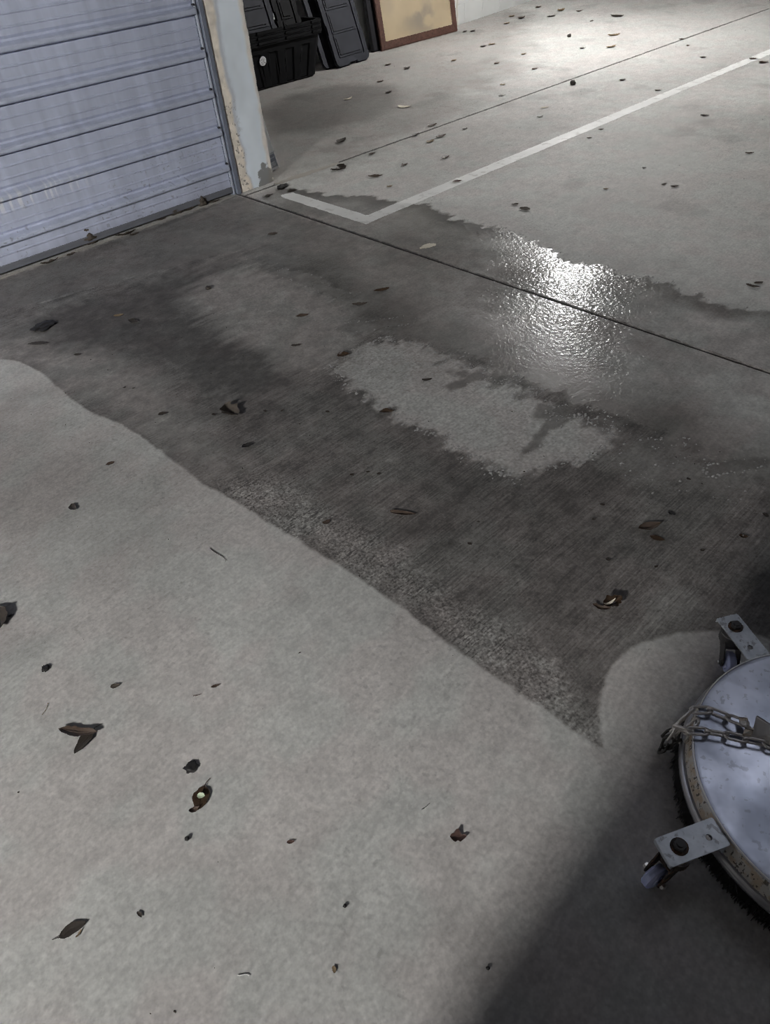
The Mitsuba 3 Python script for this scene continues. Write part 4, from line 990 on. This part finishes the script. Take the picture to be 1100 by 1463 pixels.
for a, b in [[(1.8055, 0.6742), (1.8091, 0.6595)], [(1.5247, 0.8041), (1.5318, 0.7912)], [(1.4495, 0.7831), (1.4604, 0.7756)], [(1.4017, 0.5429), (1.4128, 0.5387)], [(1.3389, 0.6603), (1.3434, 0.6471)], [(1.1488, 1.4745), (1.1593, 1.4682)], [(1.1648, 1.4391), (1.1784, 1.4292)], [(1.1246, 0.9946), (1.1263, 0.9795)], [(1.1048, 1.5078), (1.1094, 1.4913)], [(1.1361, 2.0534), (1.1469, 2.0406)], [(1.1809, 2.0001), (1.1957, 1.9972)], [(1.2943, 1.8653), (1.2987, 1.8456)], [(0.9925, 2.1945), (0.9981, 2.1732)], [(0.8506, 2.6545), (0.8659, 2.6528)], [(0.8736, 2.6184), (0.8869, 2.6190)]]:
    leaf('leaf_crumb', a, b, 0.5, 'dark', 'tiny dark leaf crumb stuck to the dirty wet floor', 'leaf crumb', 'leaf crumbs on the dirty floor', jag=0.5)
# at the foot of the door
lump('dirt_clump', [(1.5180, 4.3499)][0], 0.055, 'mud', 'largest brown dirt clump under the door at the left', 'dirt clump', h=0.9, rough=0.45, sx=1.2)
leaf('dead_leaf', *[(1.6858, 4.4921), (1.6422, 4.3036)], 0.5, 'black', 'black curled leaf at the foot of the door beside the largest clump', curl=0.25, fold=0.6, jag=0.5, z=0.004)
lump('dirt_clump', [(2.1038, 4.3402)][0], 0.040, 'mud', 'brown dirt clump under the door, middle of the three', 'dirt clump', h=0.85, rough=0.45, sx=1.4)
lump('dirt_clump', [(2.2967, 4.3201)][0], 0.034, 'mud', 'brown dirt clump under the door nearest the column', 'dirt clump', h=0.9, rough=0.45)
for a, b in [[(1.6557, 4.2845), (1.7882, 4.2667)], [(1.7234, 4.2258), (1.7872, 4.2297)], [(1.9622, 4.3152), (2.0238, 4.3086)], [(2.1506, 4.3146), (2.2299, 4.3071)], [(2.3364, 4.3064), (2.4108, 4.2870)], [(1.1790, 4.2559), (1.2824, 4.2607)], [(1.3302, 4.2616), (1.3886, 4.2656)]]:
    leaf('leaf_scrap', a, b, 0.30, 'mud', 'narrow muddy scrap in the dirt line under the roller door', 'leaf scrap', 'muddy scraps under the door', jag=0.7, fold=0.7)
# on the far slabs
leaf('dead_leaf', *[(3.3901, 2.6618), (3.4306, 2.6425)], 0.6, 'mud', 'left one of two dull brown leaves side by side beyond the wet edge', jag=0.4)
leaf('dead_leaf', *[(3.3706, 2.5895), (3.3887, 2.5228)], 0.6, 'mud', 'right one of two dull brown leaves side by side beyond the wet edge', jag=0.3)
leaf('dead_leaf', *[(3.5020, 3.2359), (3.5562, 3.2007)], 0.5, 'red', 'reddish leaf lying on the white line')
leaf('dead_leaf', *[(3.2255, 4.1258), (3.2845, 4.0594)], 0.4, 'dark', 'dark leaf right of the column foot beside the joint', fold=0.5)
leaf('dead_leaf', *[(3.3148, 4.1548), (3.2952, 4.0421)], 0.5, 'dark', 'dark crumpled leaf at the joint behind the white corner', fold=0.5)
leaf('dead_leaf', *[(3.2689, 3.7823), (3.3460, 3.7132)], 0.35, 'brown', 'brown leaf between the joint and the white line', jag=0.4)
leaf('dead_leaf', *[(4.6969, 4.9669), (4.7548, 4.8541)], 0.55, 'pale', 'larger pale leaf on the far slab', fold=0.1)
leaf('dead_leaf', *[(4.6217, 5.5927), (4.7303, 5.5999)], 0.4, 'pale', 'smaller pale leaf on the stained far slab in front of the totes', fold=0.1)
leaf('dead_leaf', *[(3.6822, 4.5756), (3.7990, 4.6282)], 0.5, 'dark', 'dark leaf below the stained patch of the far slab')
leaf('dead_leaf', *[(4.3629, 4.2845), (4.4574, 4.2759)], 0.4, 'brown', 'brown leaf just above the far joint, upper one of two')
leaf('dead_leaf', *[(4.1693, 4.0177), (4.2636, 3.9982)], 0.45, 'brown', 'brown leaf just below the far joint, lower one of two')
leaf('dead_leaf', *[(5.5821, 2.6817), (5.6112, 2.6268)], 0.35, 'dark', 'dark curled leaf on the pale floor right of the white line', fold=0.6)
lump('seed_pod', [(5.9914, 4.0909)][0], 0.024, 'dark', 'round dark seed pod on the pale far floor just below the joint', 'seed pod', h=0.8, rough=0.3)
lump('seed_pod', [(7.7930, 5.4220)][0], 0.020, 'dark', 'round dark seed pod on the brightest part of the far floor', 'seed pod', h=0.8, rough=0.3)
leaf('dead_leaf', *[(6.2671, 3.7996), (6.3332, 3.7794)], 0.45, 'dark', 'dark leaf right of the round seed pod below the joint', fold=0.5)
leaf('dead_leaf', *[(9.0223, 5.7061), (9.0640, 5.5496)], 0.45, 'dark', 'dark leaf near the top edge on the far floor', fold=0.4)
leaf('dead_leaf', *[(7.9615, 5.0423), (8.0720, 4.9575)], 0.35, 'tan', 'tan leaf below the dark leaf near the top edge')
leaf('dead_leaf', *[(7.4191, 4.6993), (7.5434, 4.6655)], 0.4, 'tan', 'second tan leaf below the dark leaf near the top edge')
leaf('dead_leaf', *[(3.1882, 1.1613), (3.1974, 1.1019)], 0.35, 'mud', 'dull brown leaf near the right edge beyond the wet film')
leaf('dead_leaf', *[(3.2226, 1.1395), (3.2588, 1.1153)], 0.5, 'mud', 'small curled leaf next to the dull brown leaf at the right edge', fold=0.5)
leaf('dead_leaf', *[(4.1382, 2.0801), (4.1825, 2.0562)], 0.5, 'mud', 'dull leaf on the middle of the far slab below the white line')
leaf('dead_leaf', *[(4.9240, 2.0205), (4.9643, 1.9812)], 0.4, 'brown', 'brown leaf near the right edge below the white line')
leaf('dead_leaf', *[(7.4414, 3.2232), (7.4937, 3.1715)], 0.5, 'brown', 'brown leaf on the white line near the right edge')
leaf('dead_leaf', *[(7.3144, 3.0792), (7.3954, 3.0304)], 0.5, 'brown', 'brown leaf beside the white line near the right edge')
leaf('dead_leaf', *[(5.2210, 3.8511), (5.2692, 3.8045)], 0.4, 'pale', 'whitish leaf between the joint and the white line')
for a, b in [[(4.9880, 5.4231), (5.0727, 5.4275)], [(5.2717, 5.8410), (5.3419, 5.8258)], [(3.6138, 4.1519), (3.6733, 4.1488)], [(4.1097, 4.1953), (4.1832, 4.2154)], [(5.7956, 5.9934), (5.8925, 6.0096)], [(5.8559, 6.3484), (5.9341, 6.3339)], [(7.5969, 6.8181), (7.6860, 6.8299)], [(7.6638, 6.7540), (7.7559, 6.7567)], [(6.9759, 6.0044), (7.0622, 5.9879)], [(6.2954, 5.8061), (6.3684, 5.8041)], [(8.6368, 6.9561), (8.7433, 6.9506)], [(8.2082, 6.6841), (8.3083, 6.6775)], [(9.3172, 7.0565), (9.4318, 7.0514)], [(9.1605, 6.5668), (9.3162, 6.5928)], [(9.2172, 6.3383), (9.2824, 6.2888)], [(8.5429, 6.7335), (8.6919, 6.7513)], [(8.7701, 6.4608), (8.8864, 6.4081)], [(8.6704, 5.7528), (8.7243, 5.7310)], [(7.1014, 5.9911), (7.1914, 5.9667)], [(6.3657, 5.2933), (6.4392, 5.2824)], [(5.3711, 4.4113), (5.4144, 4.3776)], [(4.9907, 3.7090), (5.0298, 3.6784)], [(4.9292, 3.1089), (4.9632, 3.0846)], [(4.1423, 2.1413), (4.1784, 2.1306)], [(3.9008, 2.3801), (3.9284, 2.3598)], [(4.3480, 2.3984), (4.3751, 2.3807)], [(4.7153, 3.0625), (4.7484, 3.0387)], [(6.0933, 3.3581), (6.1372, 3.3207)], [(8.0338, 4.2445), (8.0838, 4.2108)], [(7.3398, 3.6380), (7.3869, 3.6014)], [(7.7771, 4.0233), (7.8207, 4.0030)], [(7.2947, 4.9342), (7.3446, 4.9006)], [(6.8191, 5.3103), (6.8914, 5.3130)], [(6.3146, 4.7841), (6.3846, 4.7717)], [(5.6954, 4.6650), (5.7410, 4.6297)], [(3.8218, 3.6209), (3.8917, 3.6262)], [(3.5573, 3.7611), (3.6135, 3.7562)], [(3.2006, 3.5330), (3.2423, 3.5175)], [(4.0452, 3.9852), (4.1241, 3.9890)], [(4.4373, 3.9920), (4.4875, 3.9796)]]:
    leaf('leaf_crumb', a, b, 0.5, rng.choice(['brown', 'dark', 'mud', 'tan']), 'tiny leaf scrap scattered over the pale far slabs', 'leaf crumb', 'tiny leaf scraps on the far slabs', jag=0.5, fold=0.4)
lump('dirt_clump', [(2.8134, 4.1330)][0], 0.026, 'black', 'black dirt clump at the foot of the column on the mortar ridge', 'dirt clump', h=0.35, rough=0.9, sx=1.6, yaw=0.4)
lump('dirt_clump', [(2.8047, 4.0221)][0], 0.018, 'dark', 'dark dirt clump just right of the black clump by the column', 'dirt clump', h=0.35, rough=0.9, sx=1.5)
leaf('leaf_scrap', *[(2.6027, 4.0669), (2.6813, 4.0656)], 0.4, 'dark', 'dark leaf scrap on the floor below the foot of the column', 'leaf scrap', fold=0.6, jag=0.6)
leaf('leaf_scrap', *[(2.2427, 3.5242), (2.2904, 3.4926)], 0.5, 'mud', 'dull scrap at the corner of the dark dirt edge', 'leaf scrap', jag=0.5)
leaf('leaf_scrap', *[(1.9471, 2.4502), (2.0092, 2.4048)], 0.35, 'mud', 'muddy scrap on the dark floor right of the upper pale washed patch', 'leaf scrap', jag=0.6)
